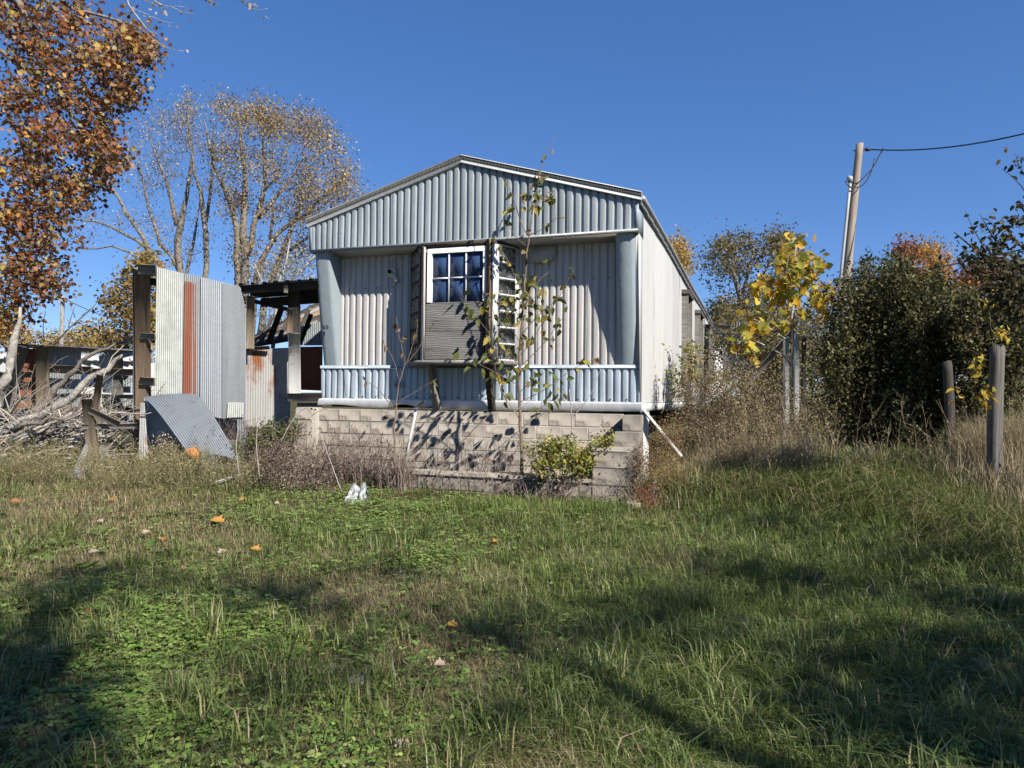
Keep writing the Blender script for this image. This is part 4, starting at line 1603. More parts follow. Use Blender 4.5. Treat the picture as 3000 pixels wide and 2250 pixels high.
back_tree('evergreen_tree', 'dark evergreen tree just beyond the far end of the home', 27.0,
          [[(2170, 1150, 8), (2170, 900, 4)], [(2172, 1000, 4), (2110, 920, 2)]],
          [(2120, 925, 40, 40, 60), (2190, 930, 60, 45, 70), (2260, 930, 50, 45, 50), (2140, 1010, 60, 60, 60), (2230, 1010, 70, 60, 70)],
          34, .24, .12, [(.035, .045, .02), (.05, .06, .025), (.07, .075, .03)], dr=1.4, mat='leaf_dark')
THK = [(.15, .125, .06), (.20, .16, .08), (.11, .10, .045), (.24, .19, .10), (.13, .13, .05)]
for lab, x0, D_, n_ in (('tall olive brown thicket behind the ruined shelter', 2330, 17.0, 60), ('tangled brown thicket filling the gap beside the hedge', 2440, 15.5, 60), ('pale brown thicket between the home and the ruined shelter', 2210, 18.5, 90), ('low dense thicket at the foot of the ruined shelter', 2270, 14.2, 80), ('dull brown thicket behind the hedge at the right', 2640, 16.0, 70), ('tangled brown thicket behind the far right of the hedge', 2880, 15.0, 70)):
    back_tree('thicket', lab, D_, [[(x0, 1200, 5), (x0, 1050, 4), (x0 - 10, 960, 2)], [(x0, 1100, 3), (x0 - 60, 990, 1.5)], [(x0, 1100, 3), (x0 + 60, 980, 1.5)]],
              [(x0 - 60, 1010, 70, 70, n_), (x0 + 50, 1000, 70, 70, n_), (x0, 1110, 110, 80, n_), (x0, 950, 60, 50, n_ // 2), (x0, 1190, 120, 60, n_)],
              32, .22, .085, THK, 'bark_brown', dr=1.0, cat='thicket', rmin=.005, rk=.008)
back_tree('thicket', 'grey leafless thicket rising over the porch roof against the cottonwood', 15.5,
          [[(800, 1100, 7), (805, 850, 5), (830, 770, 3), (850, 700, 1.5)], [(805, 860, 4), (870, 790, 3), (930, 740, 1.5)], [(803, 900, 4), (760, 820, 2.5), (745, 770, 1)], [(806, 850, 3), (900, 830, 2), (935, 800, 1)]],
          [(860, 780, 70, 50, 60), (800, 800, 60, 40, 40), (910, 770, 40, 50, 40), (760, 810, 40, 30, 20), (840, 900, 90, 60, 70), (780, 930, 60, 50, 40)],
          7, .16, .06, [(.30, .25, .19), (.24, .19, .13), (.36, .29, .14), (.2, .2, .07)], 'bark_pale', dr=.8, cat='thicket', rmin=.005, rk=.008)
for lab, x0, D_ in (('low brown gold bushes beyond the white trailer, near the far pole', 130, 28.0), ('low brown bushes beyond the open shed, left of the tall post', 330, 25.0)):
    back_tree('thicket', lab, D_, [[(x0, 1150, 5), (x0, 1050, 4), (x0, 1010, 2)], [(x0, 1070, 3), (x0 - 50, 1020, 1.5)]],
              [(x0 - 60, 1045, 70, 40, 50), (x0 + 60, 1045, 70, 40, 50), (x0, 1100, 120, 50, 50)], 24, .3, .13, [(.30, .20, .07), (.24, .15, .06), (.2, .16, .06)], dr=1.5, cat='thicket')

# ---- big maple hanging in at the upper left
MAPLE = [(.29, .105, .032), (.21, .075, .030), (.34, .15, .04), (.16, .06, .028), (.40, .25, .06), (.27, .13, .055), (.13, .055, .028), (.34, .28, .10), (.24, .15, .08)]
MD = 12.6
mb_ = np.array([-12.2, 11.6])
MT = thing('maple_tree', 'big maple with rust orange leaves whose boughs hang into the upper left', 'tree', (mb_[0], mb_[1], float(gz(*mb_))))
gl = float(gz(*mb_))
trunk = (np.array([(mb_[0], mb_[1], gl - .1), (-12.0, 11.7, 2.4), (-11.4, 11.9, 5.0), (-10.5, 12.1, 7.5), (-9.4, 12.3, 9.8)]), np.array([.36, .30, .26, .2, .14]))
lm = [PL(l, MD) for l in (
    [(-330, -230, 16), (-120, -120, 12), (60, -10, 9), (110, 130, 7), (170, 270, 5.5), (240, 370, 4), (310, 440, 2)],
    [(-420, 120, 14), (-200, 60, 10), (0, 150, 7), (110, 220, 5), (230, 320, 3), (330, 370, 1.5)],
    [(60, -10, 7), (220, 20, 5), (330, 60, 4), (420, 110, 3), (470, 140, 1.5)],
    [(-420, 420, 12), (-180, 420, 9), (0, 470, 6), (140, 520, 4), (250, 560, 2)],
    [(-400, 700, 10), (-150, 680, 7), (20, 720, 4), (130, 790, 2.5), (180, 830, 1.2)],
    [(0, 260, 6), (60, 420, 5), (150, 600, 3.5), (200, 720, 1.5)],
    [(-250, 860, 8), (-60, 880, 5), (30, 920, 3), (60, 960, 1.5)])]
# join each bough to the trunk
tq = trunk[0]
full = [trunk]
for p, r in lm:
    if p[0][0] < -7.8:
        j = int(np.argmin(np.linalg.norm(tq - p[0], axis=1)))
        p = np.concatenate([tq[j][None], p])
        r = np.concatenate([[min(r[0] * 1.3, .14)], r])
    full.append((p, r))
T = Tree(full, step=.3, wob=.12)
mblobs = [(60, 60, 110, 75, 62), (210, 60, 70, 70, 34), (130, 170, 110, 80, 62), (280, 150, 70, 70, 40), (370, 100, 55, 55, 26), (410, 120, 55, 55, 26), (440, 160, 26, 22, 12), (330, 190, 60, 55, 34),
          (60, 300, 90, 90, 56), (210, 290, 90, 70, 50), (340, 270, 55, 50, 24), (385, 280, 38, 38, 20), (390, 215, 20, 16, 6), (310, 340, 60, 55, 30), (150, 400, 110, 80, 60), (280, 420, 70, 60, 46), (345, 455, 30, 45, 18),
          (60, 500, 90, 80, 56), (200, 520, 80, 55, 40), (300, 490, 45, 45, 20), (130, 610, 80, 60, 40), (230, 590, 45, 30, 14), (300, 525, 28, 26, 8), (40, 640, 70, 80, 50), (110, 720, 70, 70, 40), (180, 650, 26, 26, 6), (40, 800, 70, 80, 56), (120, 830, 55, 55, 26), (160, 790, 30, 36, 10),
          (20, 900, 50, 50, 22), (70, 900, 40, 40, 12), (195, 840, 22, 18, 4), (30, 970, 30, 30, 8), (215, 700, 26, 16, 4), (250, 595, 24, 14, 5), (-130, 200, 120, 200, 60), (-150, 600, 120, 250, 70), (-100, -150, 180, 120, 50), (150, -120, 150, 100, 40)]
tips = blob_points([(b[0], b[1], b[2], b[3], int(b[4] * 2.0)) for b in mblobs], MD, .95, .34, .8)
T.grow(tips, rmin=.005, rk=.011, down=.1, lift=-.04)
T.wood('trunk', 'bark_grey', MT, 8)
T.twigs('branches', 'bark_grey', MT, 4)
m = MB()
leaf_cloud(m, tips, 9.0, .12, T_STAR, .078, MAPLE, .45, .5)
m.build('crown', 'leaf', MT, kind='stuff')
vis = tips[(tips[:, 0] / tips[:, 1] > -.72) & (tips[:, 0] / tips[:, 1] < -.45)]
sel = vis[rng.permutation(len(vis))[:290]]
leaf_objects(MT, sel + rng.normal(size=sel.shape) * .08 + np.array([0, -.25, 0]), unit(len(sel)) - np.array([0, 0, .6]), unit(len(sel)) + np.array([.3, -.6, .4]), rng.uniform(.085, .13, len(sel)),
             [(.36, .16, .035), (.33, .11, .03), (.46, .30, .06), (.28, .09, .03), (.38, .28, .08)], T_STAR, 'maple')

# pale twigs reaching in along the top
TW = thing('hanging_twigs', 'bare pale twigs with a few dry leaves reaching in at the top edge', 'branch', tuple(P(480, -60, 9)))
ll = [PL(l, 9.0) for l in ([(330, -150, 4), (380, 20, 2.5), (420, 80, 1.6), (450, 100, 1)], [(330, -150, 4), (430, -10, 2), (500, 30, 1.4), (560, 40, .8)], [(420, 0, 1.6), (470, 25, 1), (540, 20, .7)],
                           [(640, -120, 2), (700, 0, 1.5), (735, 35, 1), (785, 25, .7)], [(700, 0, 1.2), (760, 20, .8)], [(415, 85, 1.4), (470, 135, 1), (540, 150, .7)], [(380, 20, 1.5), (470, 60, 1), (505, 68, .6)], [(580, -60, 1.2), (590, 5, .9), (640, 15, .6)], [(330, -150, 3.5), (640, -120, 3)])]
T = Tree(ll, step=.12, wob=.1)
T.wood('twigs', 'bark_pale', TW, 4)
tp = np.concatenate([q[len(q) // 2:] for q, r in T.limbs[:8]])
m = MB()
leaf_cloud(m, tp, 2.2, .05, T_OVAL, .06, [(.36, .29, .22), (.28, .2, .14), (.42, .36, .28)], .3, .8)
m.build('leaves', 'leaf', TW, kind='stuff')

# ---- sapling before the bay window
SD = 8.55
SPL = [[(1530, 1395, 5.2), (1527, 1330, 5.2), (1521, 1200, 4.6), (1520, 1100, 4.2), (1526, 960, 3.6), (1536, 850, 3), (1545, 720, 2.6), (1562, 600, 2.1), (1578, 520, 1.7), (1596, 450, 1.3), (1612, 425, 1), (1626, 398, .7)]]
SBR = [[(1545, 690, 1.8), (1525, 650, 1.6), (1508, 590, 1.3), (1490, 545, 1.1), (1475, 520, .8)], [(1548, 690, 1.6), (1590, 672, 1.3), (1612, 655, 1.1), (1625, 640, .9), (1645, 630, .7)],
       [(1540, 720, 1.4), (1510, 695, 1.1), (1490, 660, .9), (1480, 620, .7)], [(1560, 610, 1.4), (1580, 590, 1.1), (1610, 580, .9), (1625, 570, .7)], [(1540, 620, 1.1), (1530, 580, .9), (1525, 555, .7)],
       [(1532, 860, 1.5), (1505, 800, 1.2), (1480, 745, 1), (1455, 718, .7)], [(1530, 880, 1.5), (1565, 840, 1.2), (1590, 810, 1), (1610, 795, .7)], [(1528, 980, 1.6), (1570, 930, 1.4), (1640, 870, 1.2), (1660, 830, 1), (1680, 790, .7)],
       [(1520, 1080, 1.5), (1600, 1000, 1.2), (1640, 940, 1), (1650, 930, .7)], [(1521, 1100, 1.4), (1480, 1030, 1.2), (1420, 960, 1), (1370, 890, .9), (1340, 840, .7)], [(1521, 1130, 1.4), (1450, 1090, 1.1), (1390, 1060, .9), (1345, 1015, .7)],
       [(1521, 1180, 1.6), (1600, 1140, 1.3), (1680, 1080, 1), (1740, 1050, .8)], [(1524, 1230, 1.4), (1470, 1150, 1.2), (1450, 1080, 1), (1446, 1010, .7)], [(1524, 1040, 1.2), (1560, 1000, 1), (1585, 950, .8), (1600, 930, .6)], [(1522, 1000, 1.2), (1490, 950, 1), (1478, 900, .8), (1470, 880, .6)],
       [(1526, 940, 1.2), (1500, 890, 1), (1490, 850, .8)], [(1522, 1090, 1.2), (1500, 1040, 1), (1455, 940, .8), (1430, 870, .6)], [(1535, 900, 1.1), (1560, 880, .9), (1580, 850, .6)], [(1523, 1150, 1.3), (1560, 1110, 1.1), (1600, 1090, .8)],
       [(1560, 600, 1.1), (1545, 570, .9), (1560, 545, .6)], [(1524, 1260, 1.3), (1590, 1190, 1.1), (1650, 1150, .8)]]
sb, sr = PL(SPL[0], SD)
SA = thing('sapling', 'young leafy sapling growing up before the boarded bay window', 'sapling', tuple(sb[0]))
T = Tree([(sb, sr)], step=.12, wob=.05)
T.wood('trunk', 'bark_brown', SA, 7)
lp, ld = [], []
for b in SBR:
    off = rng.uniform(-.25, .2)
    p = [t + (off * (k / (len(b) - 1)),) for k, t in enumerate(b)]
    q, r = PL(p, SD)
    q, r = resample(q, r, .05)
    m = MB()
    m.tube(q, r * .9, 5)
    m.build('branch', 'bark_brown', SA, smooth=True)
    for k in range(len(q)):
        if k > len(q) * .25 and rng.uniform() < .5:
            for _ in range(int(rng.integers(1, 3))):
                lp.append(q[k] + rng.normal(size=3) * .028)
q, r = T.limbs[0]
for k in range(len(q)):
    if k > len(q) * .45 and rng.uniform() < .9:
        for _ in range(int(rng.integers(1, 3))):
            lp.append(q[k] + rng.normal(size=3) * .03)
for c, n, s in (((1560, 860), 26, 32), ((1540, 930), 22, 30), ((1535, 880), 18, 24), ((1575, 565), 8, 14), ((1590, 510), 5, 10), ((1600, 1110), 10, 30), ((1510, 1080), 8, 24), ((1440, 880), 5, 16), ((1490, 1110), 6, 20)):
    for _ in range(n):
        lp.append(P(c[0] + rng.normal() * s, c[1] + rng.normal() * s, SD + rng.normal() * .08))
lp = np.array(lp)
if len(lp) > 295:
    lp = lp[rng.permutation(len(lp))[:295]]
n = len(lp)
leaf_objects(SA, lp, unit(n) - np.array([0, 0, .7]), unit(n) + np.array([.3, -.5, .4]), rng.uniform(.075, .135, n),
             [(.10, .12, .03), (.14, .15, .035), (.30, .25, .05), (.09, .10, .03), (.38, .27, .05), (.17, .15, .05), (.11, .13, .03), (.24, .15, .06)], T_OVAL, 'sapling')

# second thin shoot left of the window
tb, tr = PL([(1158, 1390, 3), (1155, 1280, 2.6), (1160, 1180, 2.2), (1172, 1110, 1.8), (1190, 1070, 1.4), (1170, 990, 1), (1160, 930, .8)], 8.6)
YS = thing('bare_shoot', 'thin nearly bare shoot with a few curled brown leaves left of the bay window', 'shrub', tuple(tb[0]))
lim = [(tb, tr)] + [PL(l, 8.6) for l in ([(1172, 1110, 1.4), (1205, 1030, 1.1), (1225, 960, .9), (1222, 935, .7)], [(1158, 1200, 1.5), (1110, 1140, 1.1), (1060, 1110, .9), (1045, 1090, .6)], [(1172, 1120, 1.2), (1150, 1040, .9), (1120, 1000, .6)],
                                         [(1185, 1075, 1.1), (1240, 1000, .9), (1262, 955, .7)], [(1160, 1180, 1.1), (1230, 1140, .9), (1280, 1110, .6)])]
T = Tree(lim, step=.08, wob=.06)
T.wood('trunk', 'bark_brown', YS, 5)
lp = np.concatenate([q[int(len(q) * .75):] for q, r in T.limbs])
lp = lp[rng.permutation(len(lp))[:34]] + rng.normal(size=(34 if len(lp) >= 34 else len(lp), 3)) * .025
leaf_objects(YS, lp, unit(len(lp)) - np.array([0, 0, .7]), unit(len(lp)) + np.array([.3, -.5, .4]), rng.uniform(.05, .10, len(lp)),
             [(.16, .09, .05), (.24, .16, .07), (.13, .13, .04), (.30, .24, .06)], T_OVAL, 'shoot')

# ---- yellow sycamore sapling on the right
YD = 10.2
yb, yr = PL([(2318, 1260, 4.5), (2319, 1160, 4.2), (2321, 1050, 4), (2325, 900, 3.4), (2328, 800, 2.8), (2332, 720, 1.8)], YD)
YT = thing('sycamore_sapling', 'young sycamore with big bright yellow leaves beside the white post at the right', 'sapling', (yb[0][0], yb[0][1], float(gz(yb[0][0], yb[0][1]))))
lim = [(yb, yr)] + [PL(l, YD) for l in ([(2326, 980, 3), (2280, 900, 2.4), (2250, 840, 1.6), (2230, 800, 1)], [(2326, 960, 3), (2370, 900, 2.2), (2420, 860, 1.6), (2440, 820, 1)], [(2327, 880, 2.5), (2360, 820, 2), (2390, 780, 1.4), (2400, 750, 1)],
                                        [(2327, 860, 2.5), (2290, 800, 2), (2280, 760, 1.2)], [(2325, 1010, 3), (2260, 960, 2.2), (2200, 930, 1.4)], [(2325, 1080, 2.4), (2270, 1010, 2), (2210, 980, 1.4), (2170, 1000, .9)], [(2326, 1000, 2.4), (2390, 960, 1.8), (2440, 900, 1)])]
T = Tree(lim, step=.2, wob=.05)
T.wood('trunk', 'bark_pale', YT, 6)
yblobs = [(2330, 715, 30, 30, 16), (2325, 760, 45, 30, 20), (2340, 790, 50, 35, 24), (2290, 760, 26, 30, 8), (2400, 770, 24, 26, 8), (2385, 800, 34, 26, 10), (2250, 850, 45, 40, 22), (2280, 880, 50, 40, 20), (2240, 820, 30, 26, 8), (2340, 850, 60, 40, 18), (2410, 870, 50, 35, 20), (2440, 850, 30, 30, 10), (2380, 910, 50, 30, 12),
          (2220, 940, 50, 40, 14), (2320, 940, 60, 30, 8), (2180, 1000, 40, 30, 10), (2200, 1030, 30, 30, 6), (2240, 960, 30, 30, 6), (2310, 800, 40, 40, 12), (2300, 850, 50, 40, 12), (2360, 760, 30, 30, 8)]
lp = blob_points(yblobs, YD, .5)
T.grow(lp[rng.permutation(len(lp))[:110]], rmin=.003, rk=.006, lift=.05)
T.twigs('branches', 'bark_pale', YT, 4)
m = MB()
leaf_cloud(m, blob_points([(b[0], b[1], b[2] * 1.1, b[3] * 1.1, b[4]) for b in yblobs], YD + .25, .6), 1.6, .08, T_STAR, .11, [(.42, .28, .04), (.36, .30, .05), (.34, .17, .035), (.26, .26, .06), (.45, .33, .05)], .3, .4)
m.build('crown', 'leaf', YT, kind='stuff')
n = len(lp)
leaf_objects(YT, lp, unit(n) - np.array([0, 0, .5]), unit(n) + np.array([.2, -.9, .4]), rng.uniform(.09, .165, n),
             [(.55, .37, .035), (.48, .36, .045), (.42, .40, .06), (.55, .30, .03), (.36, .36, .06), (.50, .24, .03), (.30, .33, .06), (.58, .42, .05)], T_STAR, 'syc')

# ================================================================== RIGHT: HEDGE, POSTS, POLE, RUIN
HEDGE = [(.062, .064, .024), (.08, .082, .03), (.045, .046, .02), (.11, .105, .038), (.085, .07, .032), (.14, .125, .045)]


def shrub(name, label, D, blobs, per, sig, size, pal, base, stemsrc, tmpl=T_QUAD, mat='leaf_dark', dr=.7, cat='shrub', group=None, barkm='bark_dark', rmin=.003, shoots=0):
    b = P(base[0], base[1], D)
    b[2] = float(gz(b[0], b[1]))
    t = tree_thing(name, label, cat, b, group)
    lim = []
    for (px, py, r) in stemsrc:
        q = P(px, py, D)
        st = b + rng.normal(size=3) * np.array([.12, .12, 0])
        mid = (st + q) / 2 + rng.normal(size=3) * .08
        lim.append((np.array([st, mid, q]), np.array([r, r * .75, r * .35])))
    T = Tree(lim, step=.2, wob=.1)
    tips = blob_points(blobs, D, dr, .22, .7)
    T.grow(tips, rmin=rmin, rk=.007, down=.3)
    T.wood('stems', barkm, t, 5)
    T.twigs('branches', barkm, t, 3)
    m = MB()
    if shoots:
        bx = np.array(blobs, float)
        lines = []
        for _ in range(shoots):
            k = rng.integers(0, len(bx))
            px = bx[k, 0] + rng.normal() * bx[k, 2] * .7
            top = bx[k, 1] - bx[k, 3] * rng.uniform(.5, 1.35)
            low = min(top + rng.uniform(90, 260), base[1] - 20)
            q1 = P(px, top, D - dr * rng.uniform(-.6, 1.1))
            q0 = P(px + (base[0] - px) * .25, low, D - dr * rng.uniform(-.4, .9))
            lines.append(np.linspace(q0, q1, 26) + np.sin(np.linspace(0, 3, 26))[:, None] * rng.normal(size=3) * .05)
        pts = np.concatenate(lines)
        pts = np.repeat(pts, 2, axis=0) + rng.normal(size=(len(pts) * 2, 3)) * .018
        dl = unit(len(pts)) * .8 + np.array([0, 0, .55])
        cc = np.repeat(pick(pal, shoots, .3), 52, axis=0) * rng.uniform(.8, 1.3, (len(pts), 1))
        m.leaves(T_OVAL, pts, dl, unit(len(pts)) + np.array([0, -.4, .4]), size * rng.uniform(.6, 1.2, len(pts)), cc)
        ml = MB()
        ml.tubes(np.array([l[::5] for l in lines]), np.full((len(lines), 6), .004) * np.linspace(1.3, .4, 6)[None], 3)
        ml.build('shoots', barkm, t, kind='stuff')
    leaf_cloud(m, tips, per, sig, tmpl, size, pal, .35, .1)
    m.build('foliage', mat, t, kind='stuff')
    return t


shrub('privet_bush', 'broad dark green privet bush right of the yellow sapling', 9.6,
      [(2480, 1010, 70, 90, 130), (2560, 930, 70, 90, 130), (2520, 860, 60, 60, 60), (2600, 840, 50, 70, 70), (2570, 1050, 90, 90, 150), (2470, 1120, 70, 80, 110), (2560, 1160, 90, 80, 130), (2500, 1230, 80, 60, 80), (2590, 1250, 80, 60, 80), (2440, 1050, 40, 60, 40), (2540, 800, 16, 40, 8), (2620, 790, 16, 40, 8)],
      30, .10, .055, HEDGE, (2540, 1340), [(2480, 1000, .03), (2560, 900, .035), (2600, 850, .025), (2520, 860, .025), (2570, 1050, .03), (2460, 1100, .03)], shoots=110)
shrub('privet_bush', 'dense dark privet bush in the middle of the hedge', 9.3,
      [(2690, 960, 70, 90, 140), (2680, 880, 60, 60, 70), (2760, 920, 60, 80, 100), (2700, 1080, 80, 90, 150), (2660, 1180, 80, 80, 130), (2760, 1060, 70, 90, 120), (2760, 1180, 70, 70, 90), (2660, 1270, 80, 50, 80), (2650, 800, 14, 40, 8), (2740, 830, 16, 40, 10)],
      30, .10, .055, HEDGE, (2700, 1330), [(2690, 950, .03), (2760, 900, .03), (2670, 880, .025), (2700, 1080, .03), (2770, 1050, .03)], shoots=120)
shrub('privet_bush', 'dark privet bush behind the wooden fence post at the right', 8.6,
      [(2850, 960, 60, 80, 90), (2920, 930, 60, 70, 80), (2960, 1020, 60, 90, 100), (2860, 1080, 60, 80, 90), (2960, 1130, 60, 80, 90), (2870, 1180, 60, 60, 60), (3020, 1000, 70, 120, 100), (2820, 890, 36, 36, 24)],
      28, .10, .055, HEDGE, (2900, 1300), [(2850, 960, .03), (2930, 930, .03), (2980, 1020, .03), (2870, 1080, .03)], shoots=90)
# dark leaved branches reaching in from the right edge
RB = [PL(l, 6.2) for l in ([(3150, 1000, 10), (3060, 900, 8), (2960, 800, 5), (2890, 740, 3.5), (2830, 700, 2.4), (2795, 680, 1.2)], [(3060, 900, 6), (2980, 830, 4), (2900, 790, 2.5), (2850, 760, 1.2)], [(2960, 800, 3), (2930, 730, 2.2), (2890, 650, 1.4), (2870, 625, .8)],
                           [(3060, 900, 5), (3000, 720, 3), (2960, 680, 2), (2930, 645, 1)], [(3150, 1000, 6), (3050, 640, 3), (3000, 520, 1.6), (2975, 450, .8)], [(3040, 620, 2), (2980, 510, 1.2), (2935, 495, .7)], [(2890, 740, 1.8), (2840, 660, 1.2), (2828, 620, .7)])]
rb = np.array([4.95, 6.4])
RT_ = thing('dark_leaved_tree', 'dark twiggy tree reaching in at the right edge above the hedge', 'tree', (rb[0], rb[1], float(gz(*rb))))
RB[0] = (np.concatenate([[[rb[0], rb[1], float(gz(*rb)) - .05]], RB[0][0]]), np.concatenate([[.06], RB[0][1]]))
T = Tree(RB, step=.12, wob=.08)
tips = np.concatenate([blob_points([(2950, 820, 70, 50, 50), (2900, 770, 45, 35, 26), (3000, 800, 60, 60, 40), (2960, 890, 60, 50, 40), (2850, 740, 30, 26, 10), (2940, 700, 30, 40, 12), (3010, 640, 40, 70, 14), (2990, 900, 60, 60, 40), (2880, 660, 20, 30, 5), (2985, 480, 24, 24, 5)], 6.2, .35)])
T.grow(tips, rmin=.0025, rk=.006)
T.wood('trunk', 'bark_dark', RT_, 6)
T.twigs('branches', 'bark_dark', RT_, 3)
m = MB()
leaf_cloud(m, tips, 6, .07, T_OVAL, .062, [(.05, .05, .022), (.07, .06, .028), (.10, .075, .035), (.04, .045, .02)], .3, .3)
m.build('crown', 'leaf_dark', RT_, kind='stuff')

# golden creeper leaves on the hedge
GC = thing('golden_creeper', 'yellow leaved creeper climbing above the wooden fence post at the right', 'creeper', tuple(P(2915, 1040, 7.0)))
lim = [PL(l, 7.0) for l in ([(2920, 1060, 2), (2918, 980, 1.5), (2935, 900, 1.2), (2940, 860, .8)], [(2905, 1060, 1.6), (2905, 960, 1.2), (2890, 900, .8)], [(2925, 1060, 1.5), (2955, 930, 1), (2965, 850, .7)])]
T = Tree(lim, step=.08, wob=.08)
T.wood('vine', 'bark_brown', GC, 4)
lp = blob_points([(2925, 870, 24, 22, 16), (2970, 845, 16, 12, 7), (2890, 875, 20, 20, 6), (2930, 965, 18, 16, 14), (2940, 985, 14, 14, 6), (2870, 1060, 20, 40, 10), (2890, 1150, 24, 50, 12), (2800, 1165, 14, 30, 5)], 7.0, .15)
n = len(lp)
leaf_objects(GC, lp, unit(n) + np.array([.3, -.2, -.6]), unit(n) + np.array([0, -.8, .4]), rng.uniform(.06, .11, n), [(.52, .34, .03), (.45, .30, .04), (.40, .36, .05), (.55, .36, .05)], T_OVAL, 'creeper')

# wooden fence posts
def round_post(name, label, pts, rpx, D, mat, sides=10):
    p, r = PL([(a, b, rpx * k) for (a, b), k in zip(pts, np.linspace(1.06, .95, len(pts)))], D)
    p[0][2] = float(gz(p[0][0], p[0][1])) - .05
    p[:, 0] += np.linspace(-.02, .02, len(p))
    t = thing(name, label, 'post', tuple(p[0]))
    m = MB()
    q, rr = resample(p, r, .12)
    th = np.arange(sides) * 2 * math.pi / sides
    prof = 1 + .10 * np.sin(th * 2 + 1) + .07 * np.sin(th * 3) - .30 * np.exp(-((th - 4.6) / .25) ** 2) - .16 * np.exp(-((th - 5.4) / .2) ** 2)
    V = []
    for c, ra in zip(q, rr):
        V.append(c + np.stack([np.cos(th) * ra * prof, np.sin(th) * ra * prof, np.zeros(sides)], 1))
    V[-1][:, 2] += rng.uniform(-.03, .015, sides)
    k = len(V)
    V = np.concatenate(V)
    i = np.arange(sides)
    j = (i + 1) % sides
    fs = np.concatenate([np.stack([a * sides + i, a * sides + j, (a + 1) * sides + j, (a + 1) * sides + i], 1) for a in range(k - 1)])
    g = np.stack([V[:, 2], np.tile(np.cos(th) * .1, k), np.tile(np.sin(th) * .1, k)], 1)
    m.add(V, [fs, (i + (k - 1) * sides)[None]], g=g)
    m.build('post_shaft', mat, t, smooth=False)
    return t


round_post('fence_post', 'thick split grey fence post in the tall dry grass at the right', [(2920, 1330), (2917, 1200), (2918, 1012)], 20, 7.0, 'wood_slate', 20)  # darker wood stands in for tree shade on this post
round_post('fence_post', 'dark weathered fence post half hidden in the hedge', [(2790, 1330), (2784, 1200), (2770, 1058)], 14, 7.9, 'wood_dark')

# utility pole
UD = 17.0
pp, rr = PL([(2463, 1240, 14), (2470, 920, 13.5), (2496, 640, 12), (2519, 421, 10)], UD)
pp[0][2] = float(gz(pp[0][0], pp[0][1]))
UP = thing('utility_pole', 'leaning weathered utility pole with a grey conduit, above the hedge at the right', 'utility pole', tuple(pp[0]))
m = MB()
q, rad = resample(pp, rr, .3)
th = np.arange(12) * 2 * math.pi / 12
V = np.concatenate([c + np.stack([np.cos(th) * r, np.sin(th) * r, 0 * th], 1) for c, r in zip(q, rad)])
k = len(q)
i = np.arange(12)
j = (i + 1) % 12
fs = np.concatenate([np.stack([a * 12 + i, a * 12 + j, (a + 1) * 12 + j, (a + 1) * 12 + i], 1) for a in range(k - 1)])
m.add(V, [fs, (i + (k - 1) * 12)[None]], g=np.stack([V[:, 2] * .6, np.tile(np.cos(th) * .18, k), np.tile(np.sin(th) * .18, k)], 1))
m.build('pole_shaft', 'pole_wood', UP, smooth=True)
cq, cr_ = PL([(2453, 920, 4.5), (2468, 760, 4.5), (2482, 620, 4.5), (2491, 535, 4.5)], UD - .15)
m = MB()
m.tube(cq, cr_, 8)
m.build('conduit', 'pvc_grey', UP, smooth=True)
m = MB()
hq = P(2489, 524, UD - .15)
m.tube([hq + (.02, 0, -.08), hq + (0, 0, .02), hq + (-.03, 0, .07)], [.055, .075, .03], 10)
m.build('weatherhead', 'pvc_grey', UP, smooth=True)
m = MB()
i0, i1 = P(2500, 442, UD), P(2550, 438, UD)
m.tube([i0, i1], [.014, .014], 6)
m.tube([i1 + (-.13, 0, 0), i1 + (-.06, 0, 0), i1], [.03, .05, .03], 8)
m.build('insulator', 'dark_metal', UP, smooth=True)
for l in ([(2588, 434, 0), (2572, 462, 0), (2560, 490, 0), (2535, 515, 0), (2505, 545, 0), (2485, 530, 0)], [(2562, 466, 0), (2555, 500, 0), (2530, 545, 0), (2500, 553, 0), (2480, 545, 0), (2477, 530, 0)]):
    q, _ = PL(l, UD - .25)
    q, _ = resample(q, np.ones(len(q)), .1)
    m = MB()
    m.tube(q, [.014] * len(q), 5)
    m.build('drop_cable', 'number_black', UP, smooth=True)


def wire(name, label, a, b, sag, r, n=24):
    t = np.linspace(0, 1, n)[:, None]
    p = a * (1 - t) + b * t
    p[:, 2] -= sag * 4 * t[:, 0] * (1 - t[:, 0])
    m = MB()
    m.tube(p - a, [r] * n, 5)
    o = m.build(name, 'number_black', smooth=True)
    o.location = tuple(a)
    tag(o, label, 'wire')
    return o


wire('power_line', 'black service line running from the pole top out of the upper right', P(2552, 438, UD), P(3300, 300, 12.5), .28, .016)
wire('power_line', 'dark line crossing low behind the hedge at the right', P(2068, 885, 34), P(3150, 695, 13), .25, .014)
# far pole at the left and its line
pp, rr = PL([(178, 1100, 7), (180, 1010, 6.5), (184, 866, 5.5)], 26)
pp[0][2] = .6
FP = thing('utility_pole', 'thin grey utility pole far off at the left beyond the brush pile', 'utility pole', tuple(pp[0]))
m = MB()
m.tube(pp, rr, 8)
m.build('pole_shaft', 'wood_grey', FP, smooth=True)
wire('power_line', 'thin line sloping down from the far left pole', P(184, 872, 26), P(420, 960, 20), .1, .012)
wire('power_line', 'thin line from the far left pole running to the maple', P(184, 872, 26), P(-100, 800, 22), .15, .012)

